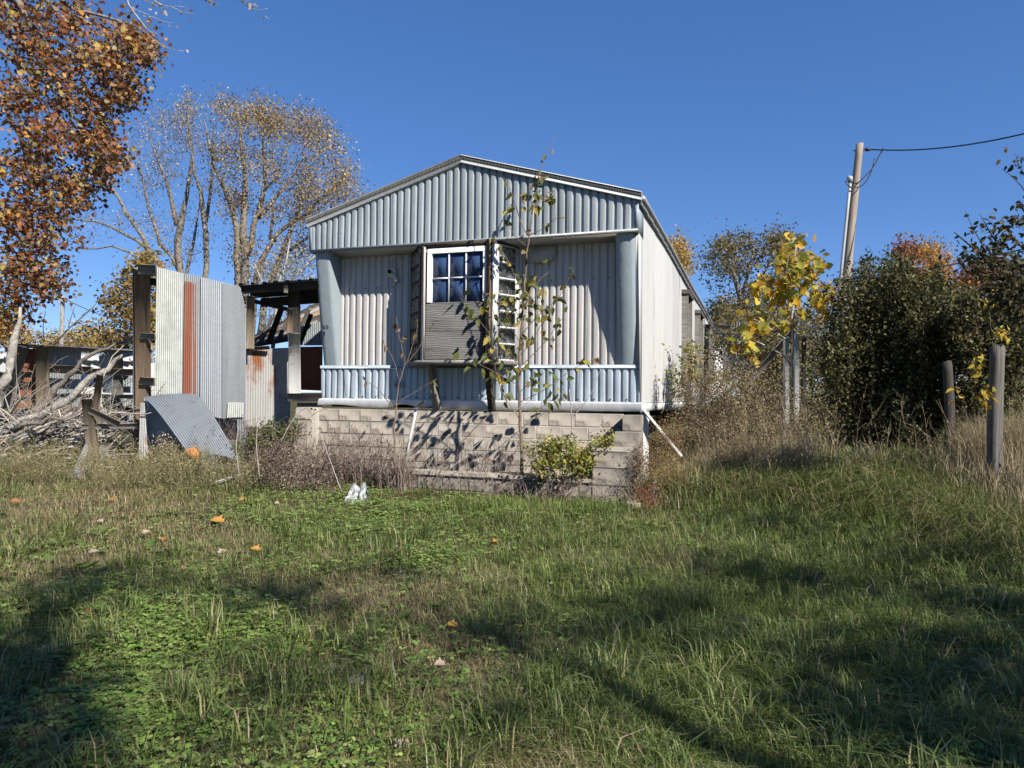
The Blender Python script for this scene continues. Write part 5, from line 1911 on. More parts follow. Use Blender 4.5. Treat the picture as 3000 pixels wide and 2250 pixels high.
# ruined frame to the right of the home
RF = thing('ruined_shelter', 'ruined timber shelter with a leaning white post and corrugated sheet right of the home', 'shelter', tuple(P(2250, 1180, 13)))
corr('hanging_sheet', 'galvanised', RF, (2150, 940), (2215, 950), (2205, 1100), (2132, 1100), 14.5, 14.2, .055)
bm('beam', 'wood_grey', RF, (2098, 955), (2150, 962), 12, 14.6, thick=.06)
bm('beam', 'wood_grey', RF, (2090, 976), (2390, 988), 5, 14.3, 13.0, thick=.05)
bm('beam', 'wood_brown', RF, (2215, 965), (2310, 975), 13, 14.2, 13.6, thick=.06)
bm('white_post', 'post_white', RF, (2304, 1250), (2303, 988), 13, 12.3, thick=.08)
bm('white_post', 'post_white', RF, (2332, 1250), (2333, 978), 14, 12.5, thick=.08)
bm('diagonal_brace', 'wood_grey', RF, (2195, 1120), (2325, 968), 16, 12.4, 12.6, thick=.05)
bm('post', 'wood_dark', RF, (2352, 1200), (2356, 985), 9, 13.6, thick=.08)
corr('wall_sheet', 'siding_white', RF, (2117, 1035), (2140, 1035), (2140, 1110), (2117, 1110), 16.0, 15.8, .075)

# ================================================================== BRUSH PILE
LIMB = [
    ([(95, 1228, 11), (140, 1170, 10), (165, 1130, 9), (225, 1075, 7), (300, 1020, 5), (392, 984, 3)], 'bark_grey', 'thick grey limb arching up across the shed front from the brush pile', 11.2),
    ([(-20, 1275, 10), (60, 1240, 11), (180, 1190, 11), (240, 1145, 10), (290, 1085, 9), (335, 1068, 8), (396, 1034, 5)], 'bark_pale', 'pale birch like limb rising to the tall post from the brush pile', 10.9),
    ([(-20, 1130, 16), (15, 1150, 15), (30, 1080, 13), (34, 1020, 12), (45, 960, 8), (60, 900, 4)], 'bark_pale', 'pale crooked trunk standing at the left edge', 11.6),
]
for (pl, mt, lab, D) in LIMB:
    p, r = PL(pl, D)
    t = thing('fallen_limb', lab, 'limb', tuple(p[0]), group=None)
    T = Tree([(p, r)], step=.15, wob=.15)
    T.wood('limb_wood', mt, t, 8)
for k in range(22):
    y0 = rng.uniform(1255, 1400)
    x0 = rng.uniform(-40, 60)
    x1 = rng.uniform(200, 340)
    y1 = y0 - rng.uniform(10, 110) + (20 if y0 < 1290 else 0)
    D = rng.uniform(9.9, 11.0)
    r0 = rng.uniform(3.5, 8)
    pl = [(x0, y0, r0), (x0 * .6 + x1 * .4, y0 * .6 + y1 * .4 + rng.uniform(-14, 10), r0 * .85, rng.uniform(-.2, .2)), (x1, y1, r0 * .55, rng.uniform(-.3, .3))]
    p, r = PL(pl, D)
    t = thing('fallen_limb', 'bare weathered limb lying in the tangle of the brush pile', 'limb', tuple(p[0]), group='bare limbs heaped in the brush pile')
    T = Tree([(p, r)], step=.15, wob=.14)
    T.wood('limb_wood', ('bark_pale', 'bark_grey')[k % 3 == 0], t, 6)
m = MB()
K = 260
b0 = np.array([P(x, y, D) for x, y, D in zip(rng.uniform(-40, 330, K), rng.uniform(1200, 1390, K), rng.uniform(10.0, 11.8, K))])
d = unit(K) * np.array([1, .5, .6]) + np.array([.5, 0, .25])
L = rng.uniform(.3, 1.6, (K, 1))
pts = np.stack([b0, b0 + d * L * .35 + rng.normal(size=(K, 3)) * .05, b0 + d * L * .7 + rng.normal(size=(K, 3)) * .08, b0 + d * L], 1)
m.tubes(pts, rng.uniform(.004, .014, (K, 1)) * np.array([1, .8, .6, .3])[None], 4, pick([(.33, .29, .24), (.24, .20, .16), (.40, .36, .30)], K))
tw = side_twigs(m, pts, 4, .35, pick([(.30, .26, .21)], K), .003, .2)
o = m.build('brush_twigs', 'stem', smooth=True, kind='stuff')
o['label'] = 'tangle of thin grey dead twigs in the brush pile'
# bare twigs rising behind the pile
m = MB()
for l in ([(160, 1010, 2.5), (200, 960, 2), (260, 915, 1.6), (290, 880, .8)], [(220, 930, 1.4), (205, 890, .8)], [(130, 1000, 1.4), (122, 950, 1), (135, 910, .7)], [(80, 960, 1.2), (85, 915, .8), (100, 905, .6)], [(240, 925, 1.3), (275, 900, .8), (300, 870, .6)], [(150, 1015, 1.4), (180, 985, 1), (240, 950, .6)], [(200, 960, 1), (215, 900, .8), (228, 880, .5)]):
    p, r = PL(l, 13.5)
    q, r = resample(p, r, .15)
    m.tube(q, r, 4, None)
o = m.build('bare_twigs', 'bark_grey', kind='stuff')
o['label'] = 'bare curving twigs against the sky over the left shed'

# ================================================================== GROUND COVER
def in_footprint(x, y):
    """under the home or inside the planter walls"""
    dx, dy = x - TX, y - TY
    xp = dx * math.cos(A) - dy * math.sin(A)
    yp = dx * math.sin(A) + dy * math.cos(A)
    return (xp > -4.95) & (xp < .12) & (yp > -1.03) & (yp < LEN)


def pixel_of(x, y, z):
    c, s = math.cos(PIT), math.sin(PIT)
    zz = z - CAMH
    yy = c * y + s * zz
    z2 = -s * y + c * zz
    u, v = F * x / yy, -F * z2 / yy
    cr, sr = math.cos(ROL), math.sin(ROL)
    return 1500 + cr * u - sr * v, 1125 + sr * u + cr * v


def scatter(n, y0=2.5, y1=12.5, power=1.0, xf=.86):
    """ground points, denser near the camera"""
    u = rng.uniform(size=n)
    y = y0 * (y1 / y0) ** (u ** power)
    x = rng.uniform(-xf, xf, n) * y + rng.uniform(-.3, .3, n)
    k = ~in_footprint(x, y)
    return x[k], y[k]


def gauss(px, py, cx, cy, sx_, sy_):
    return np.exp(-((px - cx) / sx_) ** 2 - ((py - cy) / sy_) ** 2)


def dryness(x, y):
    z = gz(x, y)
    px, py = pixel_of(x, y, z)
    d = .30 * noise2(x, y, 2.2, 3) + .25 * noise2(x, y, 5.5, 4)
    d += 1.0 * gauss(px, py, 150, 1480, 420, 90) + .9 * gauss(px, py, 100, 1700, 260, 90) + .8 * gauss(px, py, 1250, 1760, 330, 80) + .45 * gauss(px, py, 620, 1560, 260, 70) + .6 * gauss(px, py, 1450, 1980, 260, 110)
    d += .5 * gauss(px, py, 250, 2150, 200, 120) + .5 * gauss(px, py, 560, 2020, 130, 60) + .35 * gauss(px, py, 2000, 1700, 240, 80)
    d -= .9 * gauss(px, py, 1100, 1560, 420, 80) + .9 * gauss(px, py, 500, 1900, 330, 130) + .8 * gauss(px, py, 2600, 1800, 700, 330) + .5 * gauss(px, py, 1900, 2150, 500, 140) + .4 * gauss(px, py, 900, 2180, 330, 90)
    return d


GREEN = np.array([(.12, .165, .040), (.17, .21, .055), (.09, .135, .036), (.22, .245, .085), (.14, .18, .042)])
DRY = np.array([(.37, .30, .165), (.29, .22, .12), (.46, .38, .22), (.23, .165, .105), (.34, .29, .135)])


def blades(m, x, y, h, w, col, lean=.55, wind=(0, 0)):
    K = len(x)
    base = np.stack([x, y, gz(x, y) - .01], 1)
    az = rng.uniform(0, 2 * math.pi, K)
    dr_ = np.stack([np.cos(az) + wind[0], np.sin(az) + wind[1], 0 * az], 1)
    ln = lean * rng.uniform(.15, 1.25, (K, 1))
    h = h[:, None]
    side = np.stack([-np.sin(az + rng.uniform(-.8, .8, K)), np.cos(az), 0 * az], 1) * w[:, None]
    mid = base + np.array([0, 0, 1]) * h * .62 + dr_ * h * ln * .35
    tip = base + np.array([0, 0, 1]) * h * (1 - .35 * ln) + dr_ * h * ln
    V = np.stack([base - side, base + side, mid - side * .8, mid + side * .8, tip], 1).reshape(-1, 3)
    o = (np.arange(K) * 5)[:, None]
    m.add(V, [np.array([[0, 1, 3, 2]]) + o, np.array([[2, 3, 4]]) + o], np.repeat(col, 5, axis=0))


# lawn grass
x, y = scatter(400000, power=1.0)
d = dryness(x, y)
z = gz(x, y)
px, py = pixel_of(x, y, z)
clov = gauss(px, py, 480, 1900, 330, 150) + .9 * gauss(px, py, 1080, 1500, 300, 50) + .5 * gauss(px, py, 450, 2150, 250, 90)
keep = rng.uniform(size=len(x)) > .6 * np.clip(clov, 0, 1)
x, y, d, px, py = x[keep], y[keep], d[keep], px[keep], py[keep]
K = len(x)
isdry = rng.uniform(size=K) < sm(-.35, 1.1, d + rng.normal(size=K) * .15) * .9
col = np.where(isdry[:, None], DRY[rng.integers(0, 5, K)], GREEN[rng.integers(0, 5, K)]) * rng.uniform(.7, 1.3, (K, 1))
lushk = .55 + .35 * noise2(x, y, 1.6, 9) + .9 * gauss(px, py, 2300, 1850, 800, 380) + .4 * gauss(px, py, 1200, 2150, 600, 120)
h = np.where(isdry, .085, .068) * np.clip(lushk + .4, .5, 1.9) * rng.uniform(.4, 1.6, K)
w = np.where(isdry, .0012, .0022) * rng.uniform(.6, 1.4, K) * (1 + .05 * y)
m = MB()
blades(m, x, y, h, w, np.clip(col, .004, .6), 1.25)
x, y = scatter(60000, power=1.0)
K = len(x)
blades(m, x, y, rng.uniform(.05, .13, K), rng.uniform(.0008, .0016, K) * (1 + .05 * y), np.clip(DRY[rng.integers(0, 5, K)] * rng.uniform(.8, 1.4, (K, 1)), .01, .6), 2.2)
o = m.build('lawn_grass', 'grass_blade', kind='stuff')
o['label'] = 'rough green and straw coloured lawn grass'
# tufts of longer grass
m = MB()
tx, ty = scatter(2600, power=.9)
tx, ty = tx[dryness(tx, ty) < .25], ty[dryness(tx, ty) < .25]
pxx, pyy = pixel_of(tx, ty, gz(tx, ty))
wgt = .22 + .8 * gauss(pxx, pyy, 2450, 1850, 800, 420) + .5 * gauss(pxx, pyy, 1300, 2050, 500, 200)
k = rng.uniform(size=len(tx)) < wgt
tx, ty = tx[k], ty[k]
per = 34
ix = np.repeat(np.arange(len(tx)), per)
x = tx[ix] + rng.normal(size=len(ix)) * .045
y = ty[ix] + rng.normal(size=len(ix)) * .045
hh = (rng.uniform(.12, .28, len(tx)))[ix] * rng.uniform(.5, 1.2, len(ix))
cl = np.clip(GREEN[rng.integers(0, 5, len(tx))][ix] * rng.uniform(.75, 1.3, (len(ix), 1)), .004, .5)
dm = rng.uniform(size=len(ix)) < .12
cl[dm] = DRY[rng.integers(0, 5, dm.sum())]
ok = ~in_footprint(x, y)
blades(m, x[ok], y[ok], hh[ok], rng.uniform(.0022, .0042, ok.sum()), cl[ok], 1.15)
o = m.build('grass_tufts', 'grass_blade', kind='stuff')
o['label'] = 'longer green grass tufts across the lawn'

# clover and broadleaf weeds
m = MB()
x, y = scatter(80000, 2.6, 9.5)
px, py = pixel_of(x, y, gz(x, y))
pr = 1.1 * gauss(px, py, 480, 1880, 330, 150) + .9 * gauss(px, py, 480, 2120, 260, 120) + 1.0 * gauss(px, py, 1050, 1510, 330, 55) + .25 * gauss(px, py, 900, 2200, 400, 100) + .5 * gauss(px, py, 2750, 2200, 400, 80) + .5 * gauss(px, py, 1250, 1650, 150, 40) + .10
pr *= np.clip(.75 + .6 * noise2(x, y, 6, 21), 0, 1.4)
k = rng.uniform(size=len(x)) < pr
x, y = x[k], y[k]
n = len(x)
zt_ = gz(x, y) + rng.uniform(.025, .085, n)
ctr = np.stack([x, y, zt_], 1)
ccol = pick([(.16, .25, .05), (.20, .29, .065), (.13, .215, .045), (.25, .31, .09)], n, .25)
ph = rng.uniform(0, 2 * math.pi, n)
for a in range(3):
    an = ph + a * 2 * math.pi / 3
    dd = np.stack([np.cos(an), np.sin(an), rng.uniform(-.25, .3, n)], 1)
    nn = np.stack([rng.normal(size=n) * .25, rng.normal(size=n) * .25 - .2, np.ones(n)], 1)
    T_CL = (np.array([[0, 0, 0], [.5, .36, .05], [.95, .26, 0], [.9, 0, .02], [.95, -.26, 0], [.5, -.36, .05]], float), [np.array([[0, 5, 4, 3, 2, 1]])])
    m.leaves(T_CL, ctr, dd, nn, rng.uniform(.013, .026, n) * (1 + .05 * y), ccol)
o = m.build('clover', 'leaf', kind='stuff')
o['label'] = 'bright green clover patches in the lawn'
m = MB()
cx, cy = scatter(420, 2.6, 7.5)
n = len(cx)
for a in range(7):
    an = rng.uniform(0, 2 * math.pi, n)
    dd = np.stack([np.cos(an), np.sin(an), rng.uniform(.1, .9, n)], 1)
    m.leaves(T_OVAL, np.stack([cx, cy, gz(cx, cy) + .01], 1), dd, np.stack([-np.cos(an) * .4, -np.sin(an) * .4, np.ones(n)], 1), rng.uniform(.05, .12, n), pick([(.09, .15, .03), (.12, .18, .04), (.15, .19, .05)], n))
o = m.build('broadleaf_weeds', 'leaf', kind='stuff')
o['label'] = 'low rosettes of broadleaf weeds in the lawn'

# fallen leaves on the lawn
spots = [(655, 1545, .13, 0), (765, 1630, .09, 0), (520, 1690, .07, 1), (1060, 2040, .10, 2), (1305, 1975, .07, 2), (235, 1825, .08, 3), (115, 1945, .08, 2), (560, 2150, .08, 2), (700, 1480, .08, 0), (480, 1600, .08, 0), (330, 1480, .09, 0), (60, 1485, .10, 3), (1460, 1605, .08, 0), (820, 1490, .07, 2),
         (1165, 2235, .07, 2), (2040, 2090, .09, 2), (2255, 2100, .08, 2), (1340, 1860, .07, 0), (2570, 1830, .06, 2), (640, 1640, .08, 2), (420, 1580, .07, 2), (260, 1640, .07, 2), (950, 1990, .07, 2), (1500, 2060, .07, 2), (590, 2140, .08, 2), (860, 1770, .06, 2), (300, 1545, .07, 2), (540, 1470, .07, 0)]
fc = [(.50, .25, .06), (.33, .22, .12), (.46, .37, .27), (.36, .15, .06)]
for k, (a, b, s, ci) in enumerate(spots):
    p = G(a, b)
    m = MB()
    c = np.array(fc[ci]) * rng.uniform(.85, 1.15)
    tv = T_STAR[0].copy()
    tv[:, 2] += .25 * np.abs(tv[:, 1]) - .15 * (tv[:, 0] - .5) ** 2
    an = rng.uniform(0, 6.28)
    m.leaves((tv, T_STAR[1]), np.zeros((1, 3)), np.array([[math.cos(an), math.sin(an), .15]]), np.array([[.1, -.35, 1.]]), np.array([s]), c[None])
    o = m.build('fallen_leaf', 'leaf')
    o.location = (p[0], p[1], p[2] + .055)
    lab = {0: 'large orange tan fallen leaf lying on the lawn' if k == 0 else 'orange tan fallen leaf lying on the lawn', 1: 'dull brown fallen leaf lying on the lawn', 2: 'pale dry fallen leaf lying on the lawn', 3: 'reddish brown fallen leaf lying on the lawn'}[ci]
    tag(o, lab, 'leaf', None if k in (0,) or ci == 1 else {0: 'orange fallen leaves on the lawn', 2: 'pale fallen leaves on the lawn', 3: 'reddish fallen leaves on the lawn'}[ci])

# ================================================================== DRY WEEDS AND TALL GRASS
def pts_on_ground(pxs, pys):
    return np.array([G(a, b) for a, b in zip(pxs, pys)])


WEEDC = [(.15, .105, .085), (.21, .16, .13), (.10, .072, .06), (.33, .27, .22)]


def hx(xp, yp):
    p = np.stack([TX + xp * math.cos(A) + yp * math.sin(A), TY - xp * math.sin(A) + yp * math.cos(A)], 1)
    return p


# weeds before the planter wall
m = MB()
K = 560
xp = np.where(rng.uniform(size=K) < .86, rng.uniform(-5.6, -2.6, K), rng.uniform(-2.6, .4, K))
yp = -1.08 - np.abs(rng.normal(size=K)) * .16
q = hx(xp, yp)
base = np.stack([q[:, 0], q[:, 1], gz(q[:, 0], q[:, 1])], 1)
hgt = rng.uniform(.2, .75, K) * np.where(xp < -2.7, 1.1, np.where(xp < -1.6, .75, .42))
c = pick(WEEDC, K)
s_ = stems(m, base, hgt, .35, c, .0034)
tw = side_twigs(m, s_, 6, .22, c, .0018)
fleck(m, tw, 1, .03, [(.16, .11, .09), (.24, .19, .15), (.12, .085, .075), (.10, .075, .06)])
K = 210
xp = rng.uniform(-4.6, -.3, K)
yp = rng.uniform(-.66, -.36, K)
q = hx(xp, yp)
base = np.stack([q[:, 0], q[:, 1], np.full(K, ptop - .08)], 1)
hgt = rng.uniform(.2, .62, K)
c = pick(WEEDC + [(.36, .3, .22)], K)
s_ = stems(m, base, hgt, .4, c, .0022)
tw = side_twigs(m, s_, 5, .16, c, .0012)
fleck(m, tw, 1, .016, [(.20, .15, .11), (.28, .22, .16), (.15, .10, .08)])
o = m.build('dry_weeds', 'stem', kind='stuff')
o['label'] = 'tangled brown dead weeds along the planter wall'

# long bare canes here and there before the wall
m = MB()
for l in ([(1000, 1440, 1.6), (960, 1330, 1.3), (930, 1250, .9)], [(1290, 1400, 1.6), (1400, 1300, 1.3), (1500, 1210, 1), (1560, 1170, .7)], [(1740, 1340, 2.2), (1650, 1270, 1.8), (1560, 1340, 1.2)], [(1780, 1230, 1.4), (1700, 1290, 1.6), (1610, 1310, 1.4)],
          [(1670, 1350, 2), (1676, 1240, 1.8), (1672, 1180, 1.4), (1668, 1140, 1)], [(1680, 1220, 1.2), (1730, 1160, 1), (1760, 1080, .7)], [(880, 1260, 2), (905, 1220, 1.6), (950, 1195, 1.2), (975, 1200, .8)], [(820, 1300, 2.2), (850, 1240, 2), (890, 1190, 1.6), (920, 1195, 1)], [(760, 1400, 2), (750, 1300, 1.6), (755, 1240, 1)], [(700, 1390, 1.8), (690, 1300, 1.4), (700, 1250, .8)]):
    p, r = PL(l, 8.35)
    q, r = resample(p, r, .06)
    m.tube(q, r, 4)
o = m.build('bare_canes', 'bark_pale', kind='stuff')
o['label'] = 'long bare canes arching before the block wall'

# left weeds by the sheet wall and brush pile
m = MB()
K = 620
pxs = rng.uniform(-60, 800, K)
pys = rng.uniform(1400, 1450, K) - np.where(pxs < 300, 15, 0)
base = pts_on_ground(pxs, pys)
hgt = rng.uniform(.18, .55, K)
c = pick([(.22, .185, .10), (.17, .15, .08), (.28, .23, .14), (.14, .13, .06)], K)
s_ = stems(m, base, hgt, .5, c, .0022)
tw = side_twigs(m, s_, 7, .18, c, .0012)
fleck(m, tw, 3, .02, [(.16, .15, .06), (.22, .19, .09), (.12, .12, .05), (.26, .22, .12)])
o = m.build('weed_bank', 'stem', kind='stuff')
o['label'] = 'olive brown weeds below the sheet metal wall and brush pile'
shrub('dried_flower_bush', 'pale seed headed bush under the curled metal sheet', 9.5,
      [(490, 1310, 40, 40, 60), (450, 1330, 40, 40, 50), (520, 1345, 40, 35, 40), (470, 1370, 50, 30, 40)], 16, .05, .03, [(.40, .34, .22), (.30, .25, .15), (.24, .20, .12), (.18, .15, .08)], (480, 1405),
      [(490, 1300, .006), (450, 1320, .006), (520, 1340, .006), (470, 1360, .006)], mat='straw', dr=.25, barkm='bark_brown', rmin=.002)
shrub('green_bramble', 'green bramble sprouting between the porch and the block wall', 9.4,
      [(860, 1255, 26, 30, 30), (830, 1275, 34, 30, 30), (790, 1270, 30, 30, 20), (740, 1300, 40, 40, 24), (690, 1330, 40, 40, 20)], 9, .06, .05, [(.08, .11, .03), (.11, .14, .035), (.06, .085, .025), (.16, .12, .04)], (800, 1400),
      [(860, 1250, .005), (800, 1270, .005), (740, 1300, .005)], T_OVAL, 'leaf', .3, rmin=.002)
shrub('brown_weed_bush', 'dense dark brown weed bush at the left end of the planter wall', 8.7,
      [(780, 1380, 50, 60, 90), (840, 1360, 60, 70, 110), (900, 1370, 60, 60, 90), (860, 1430, 80, 40, 90), (950, 1420, 60, 50, 60), (800, 1320, 40, 50, 40)], 12, .07, .028, [(.15, .105, .085), (.20, .15, .115), (.11, .08, .065), (.25, .20, .15)], (860, 1470),
      [(780, 1360, .006), (840, 1330, .006), (900, 1350, .006), (940, 1400, .006)], mat='straw', dr=.3, barkm='bark_brown', rmin=.0018)
shrub('golden_bush', 'yellow green leafed bush in the planter at the right of the sapling', 8.25,
      [(1610, 1330, 36, 36, 40), (1660, 1345, 50, 36, 50), (1700, 1370, 30, 24, 24), (1590, 1370, 30, 30, 24), (1630, 1300, 30, 26, 18), (1760, 1300, 40, 34, 30), (1740, 1270, 30, 26, 14), (1570, 1330, 30, 40, 22), (1680, 1310, 40, 30, 24), (1720, 1340, 36, 30, 26)], 13, .05, .042, [(.30, .28, .05), (.40, .34, .05), (.20, .22, .05), (.12, .15, .04), (.33, .24, .06), (.08, .11, .03)], (1640, 1400),
      [(1610, 1320, .006), (1660, 1330, .006), (1740, 1290, .006)], T_OVAL, 'leaf', .2, rmin=.002)
shrub('rusty_bush', 'fine rust brown bush hiding the right corner of the planter wall', 8.0,
      [(1930, 1330, 60, 60, 150), (1960, 1270, 50, 50, 90), (1900, 1400, 60, 50, 130), (1970, 1400, 60, 60, 130), (1940, 1460, 70, 40, 100), (1880, 1340, 40, 40, 50)], 22, .06, .017, [(.24, .135, .06), (.30, .19, .08), (.20, .15, .06), (.17, .09, .05), (.27, .22, .09)], (1930, 1490),
      [(1930, 1300, .006), (1960, 1260, .006), (1900, 1360, .006), (1970, 1360, .006)], mat='straw', dr=.35, barkm='bark_brown', rmin=.0016)
shrub('red_weed', 'small red stemmed weed at the foot of the planter wall corner', 7.5,
      [(1880, 1450, 30, 26, 40), (1900, 1480, 40, 20, 40)], 12, .04, .016, [(.30, .06, .035), (.24, .05, .04), (.22, .12, .06)], (1890, 1500), [(1880, 1440, .004), (1900, 1460, .004)], mat='straw', dr=.12, barkm='bark_brown', rmin=.0015)
# brown thicket along the right side of the home
thick = [(2020, 1200, 60, 60, 120), (2090, 1160, 60, 60, 130), (2150, 1190, 70, 60, 130), (2230, 1170, 70, 60, 120), (2060, 1270, 80, 50, 130), (2160, 1270, 80, 50, 130), (2260, 1250, 80, 60, 120), (2340, 1220, 70, 60, 90), (2180, 1120, 60, 50, 70), (2380, 1280, 70, 50, 80)]
shrub('brown_thicket', 'grey brown leafless thicket along the right side of the home', 9.6, thick[:5] + thick[5:6] + [(2010, 1140, 40, 40, 60), (2080, 1100, 40, 40, 50)], 26, .10, .026, [(.20, .145, .095), (.27, .20, .135), (.12, .09, .06), (.20, .165, .08)], (2090, 1330),
      [(2020, 1190, .008), (2090, 1150, .008), (2150, 1180, .008), (2060, 1260, .008), (2160, 1260, .008)], mat='straw', dr=.6, barkm='bark_brown', rmin=.002)
shrub('brown_thicket', 'tall brown weedy thicket under the yellow sapling', 9.4, thick[6:] + [(2300, 1140, 60, 40, 60), (2420, 1230, 50, 60, 60)], 26, .10, .028, [(.19, .145, .085), (.26, .20, .115), (.13, .10, .06), (.20, .17, .07)], (2290, 1330),
      [(2230, 1160, .008), (2260, 1240, .008), (2340, 1210, .008), (2380, 1270, .008)], mat='straw', dr=.6, barkm='bark_brown', rmin=.002)
shrub('green_vine', 'yellow green vine climbing the side wall window frames of the home', 9.9,
      [(1975, 1110, 20, 60, 26), (2030, 1060, 26, 70, 40), (2020, 1120, 30, 40, 24), (1968, 1040, 12, 30, 6), (2120, 1110, 30, 26, 26)], 6, .07, .06, [(.14, .16, .04), (.24, .22, .05), (.09, .12, .03), (.30, .24, .06)], (2010, 1250),
      [(1975, 1060, .005), (2030, 1000, .005), (2020, 1100, .005)], T_OVAL, 'leaf', .25, cat='vine', rmin=.002)

# tall tan grass on the right
GMIX = np.concatenate([GREEN * .85, GREEN * .6, GREEN, DRY * .8])
TANC = np.array([(.36, .29, .18), (.28, .22, .13), (.42, .35, .23), (.22, .18, .10)])
m = MB()


def tall(cx, cy, sxp, syp, n, h0, h1, colr, lean, wmul=1.0, wind=(0, 0)):
    a = rng.normal(size=n) * sxp + cx
    b = rng.normal(size=n) * syp + cy
    b = np.maximum(b, 1245)
    p = pts_on_ground(a, b)
    ok = ~in_footprint(p[:, 0], p[:, 1]) & (p[:, 1] < 14)
    p = p[ok]
    n = len(p)
    blades(m, p[:, 0], p[:, 1], rng.uniform(h0, h1, n), rng.uniform(.002, .0036, n) * wmul, np.clip(colr[rng.integers(0, len(colr), n)] * rng.uniform(.75, 1.25, (n, 1)), .01, .6), lean, wind)


for args in ((2050, 1400, 110, 22, 2000, .18, .46, TANC, .8), (2230, 1375, 90, 18, 1700, .18, .5, TANC, .8), (2330, 1360, 60, 18, 600, .2, .5, TANC, .6), (2540, 1375, 26, 14, 260, .2, .42, TANC, .7), (2720, 1385, 110, 22, 1500, .15, .34, np.concatenate([TANC * .7, GREEN]), .8),
             (2900, 1400, 70, 40, 1800, .2, .55, TANC, .6), (2980, 1450, 50, 50, 1800, .2, .5, TANC, .6), (2820, 1420, 50, 26, 700, .2, .42, TANC, .7), (2900, 1395, 45, 16, 1500, .4, .8, TANC, .45), (2985, 1410, 40, 20, 1300, .4, .85, TANC, .45), (1960, 1460, 60, 20, 900, .15, .45, np.concatenate([TANC, GREEN]), .6)):
    tall(*args)
for args in ((2150, 1440, 160, 22, 4200, .15, .42, GMIX, 1.5), (2450, 1440, 150, 30, 3800, .12, .36, GMIX, 1.6), (2700, 1480, 150, 40, 4600, .14, .38, GMIX, 1.6), (2880, 1580, 110, 60, 4600, .15, .38, GMIX, 1.5), (2650, 1400, 160, 18, 2000, .16, .38, GMIX * .8, 1.3), (1500, 1495, 130, 8, 1100, .08, .2, GREEN, 1.0), (1750, 1505, 90, 8, 900, .08, .2, GREEN, 1.0)):
    tall(*args)
o = m.build('tall_grass', 'straw', kind='stuff')
o['label'] = 'tall tan and green grass along the thicket and hedge'
# weeds under the hedge
m = MB()
K = 380
pxs = rng.uniform(1990, 3060, K)
pys = rng.normal(size=K) * 26 + np.where(pxs > 2450, 1390, 1360)
pxs = np.where((pxs > 2420) & (pxs < 2780) & (rng.uniform(size=K) < .8), pxs - 400, pxs)
base = pts_on_ground(pxs, np.maximum(pys, 1262))
ok = ~in_footprint(base[:, 0], base[:, 1]) & (base[:, 1] < 13)
base = base[ok]
K = len(base)
c = pick([(.24, .19, .11), (.18, .14, .085), (.32, .26, .17)], K)
s_ = stems(m, base, rng.uniform(.2, .95, K) ** 1.6, .35, c, .0026)
tw = side_twigs(m, s_, 7, .24, c, .0014)
fleck(m, tw, 3, .02, [(.18, .15, .06), (.24, .19, .10), (.13, .12, .05), (.30, .25, .15)])
o = m.build('thicket_weeds', 'stem', kind='stuff')
o['label'] = 'thin dead weeds standing along the hedge foot'

# debris on the lawn edge
p0, p1 = G(622, 1432), G(738, 1402)
t_ = thing('white_board', 'peeling white board lying in the grass left of the planter wall', 'board', tuple(p0))
one('board_plank', 'post_white', t_, lambda m: m.beam(p0 + (0, 0, .05), p1 + (0, 0, .09), .13, .03, twist=.5))
pc = G(1040, 1478)
t_ = thing('crumpled_tin', 'crumpled white tin sheet in the weeds before the planter wall', 'metal sheet', tuple(pc))
m = MB()
nx, ny = 17, 13
U, Vv = np.meshgrid(np.linspace(-1, 1, nx), np.linspace(0, 1, ny))
wdt = .19 * (1.1 - .55 * Vv)
X = U * wdt * .8 + .02 * noise2(U * 2, Vv * 2, 3, 31)
Zz = .22 * Vv + .03 * noise2(U, Vv, 4, 32) - .03
Yy = .16 * Vv + .035 * noise2(U * 1.6, Vv * 2.5, 4.2, 33) + .06
idx = np.arange(nx * ny).reshape(ny, nx)
f = np.stack([idx[:-1, :-1], idx[:-1, 1:], idx[1:, 1:], idx[1:, :-1]], -1).reshape(-1, 4)
m.add(np.stack([X + pc[0], Yy + pc[1], Zz + pc[2]], -1).reshape(-1, 3), [f])
m.build('tin_body', 'tin_white', t_)
pc = G(1848, 1488)
m = MB()
m.box((0, 0, .03), (.22, .16, .09), ch=.025)
o = m.build('flat_stone', 'stone')
o.location = tuple(pc)
o.rotation_euler = (.05, .1, .4)
tag(o, 'flat buff stone in the grass at the right end of the planter wall', 'stone')

# ================================================================== SHADE TREES BEHIND THE CAMERA (outside the frame, right)
def spot(px, py, h):
    g = G(px, py)
    return g + np.array([.794, -.975, 1.0]) * h


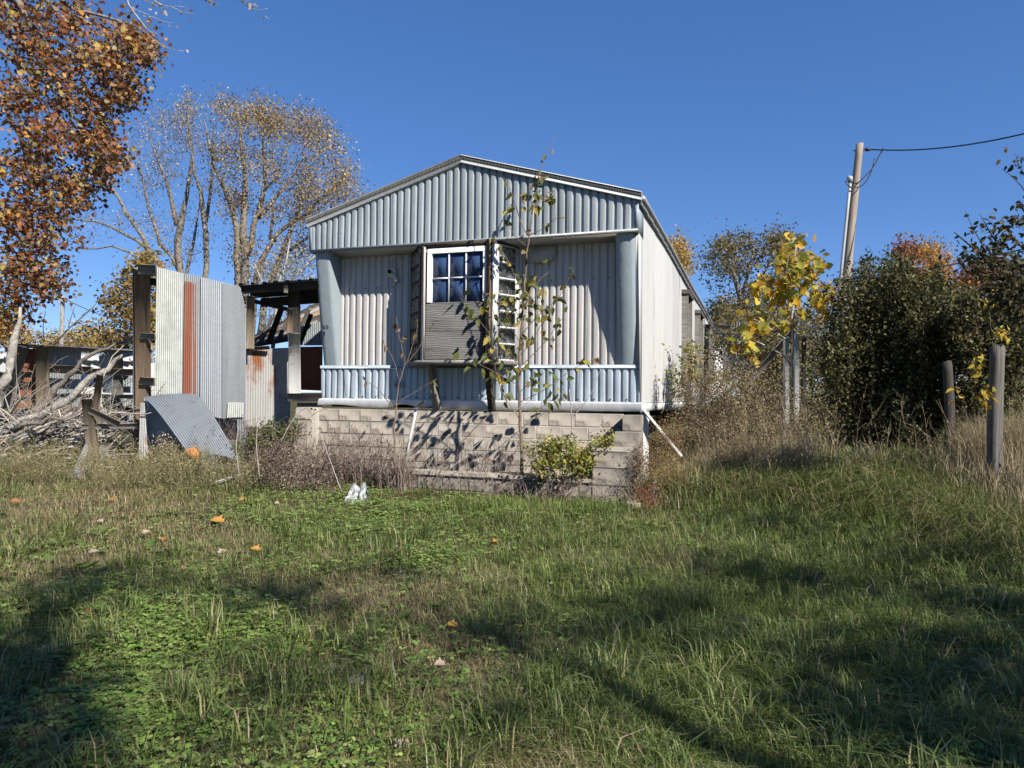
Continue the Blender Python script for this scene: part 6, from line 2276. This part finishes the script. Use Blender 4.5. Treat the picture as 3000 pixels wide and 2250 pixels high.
def shade_tree(label, base, targets, per, sig, size, D=None, limbs=4):
    bx, by = base
    z0 = float(gz(bx, by))
    t = thing('shade_tree', label, 'tree', (bx, by, z0))
    c = targets.mean(0)
    lim = [(np.array([(bx, by, z0 - .1), (bx * .9 + c[0] * .1, by * .9 + c[1] * .1, z0 + (c[2] - z0) * .45), (c[0], c[1], c[2])]), np.array([.2, .15, .05]))]
    T = Tree(lim, step=.4, wob=.1)
    T.grow(targets, rmin=.008, rk=.012)
    T.wood('trunk', 'bark_grey', t, 7)
    T.twigs('branches', 'bark_grey', t, 3)
    m = MB()
    leaf_cloud(m, targets, per, sig, T_OVAL, size, MAPLE[:4] + OLIVE[:2], .3, .3)
    m.build('crown', 'leaf', t, kind='stuff')


def spots(lst, h, dh):
    out = []
    for (x, y, rx, ry, n) in lst:
        g = G(x, y)
        for _ in range(n):
            a = unit(1)[0] * rng.uniform(0, 1) ** .4
            out.append(spot(x + a[0] * rx, min(max(y + a[1] * ry, 1500), 2400), h + a[2] * dh))
    return np.array(out)


shade_tree('leafy autumn tree standing to the right behind the viewer', (7.2, -2.2),
           spots([(2700, 1650, 280, 40, 26), (2850, 1800, 250, 90, 50), (2950, 2000, 300, 120, 60), (2500, 1960, 260, 60, 40), (2450, 2130, 330, 60, 36), (2100, 1690, 150, 22, 16), (2350, 1720, 180, 25, 20), (2250, 1545, 180, 12, 16), (2850, 2180, 260, 60, 30)], 5.2, 1.4), 10, .2, .11)
shade_tree('tall autumn tree standing far to the right behind the viewer', (8.6, -6.6),
           spots([(1950, 1800, 130, 60, 22), (1800, 1850, 160, 50, 18), (1500, 1850, 140, 40, 12), (1120, 1690, 160, 14, 10), (850, 1760, 160, 30, 16), (650, 1740, 90, 20, 8), (1250, 1830, 160, 30, 8), (700, 2030, 180, 60, 10), (1050, 1960, 200, 50, 8), (1500, 2080, 200, 50, 8)], 9.0, 1.6), 10, .2, .11)
shade_tree('spreading autumn tree standing straight behind the viewer', (3.2, -6.0),
           spots([(40, 1950, 60, 120, 26), (20, 2150, 80, 90, 24), (220, 1720, 110, 26, 12), (130, 1820, 60, 40, 8), (350, 1700, 80, 14, 5), (150, 2230, 100, 40, 10)], 8.0, 1.3), 18, .2, .11)
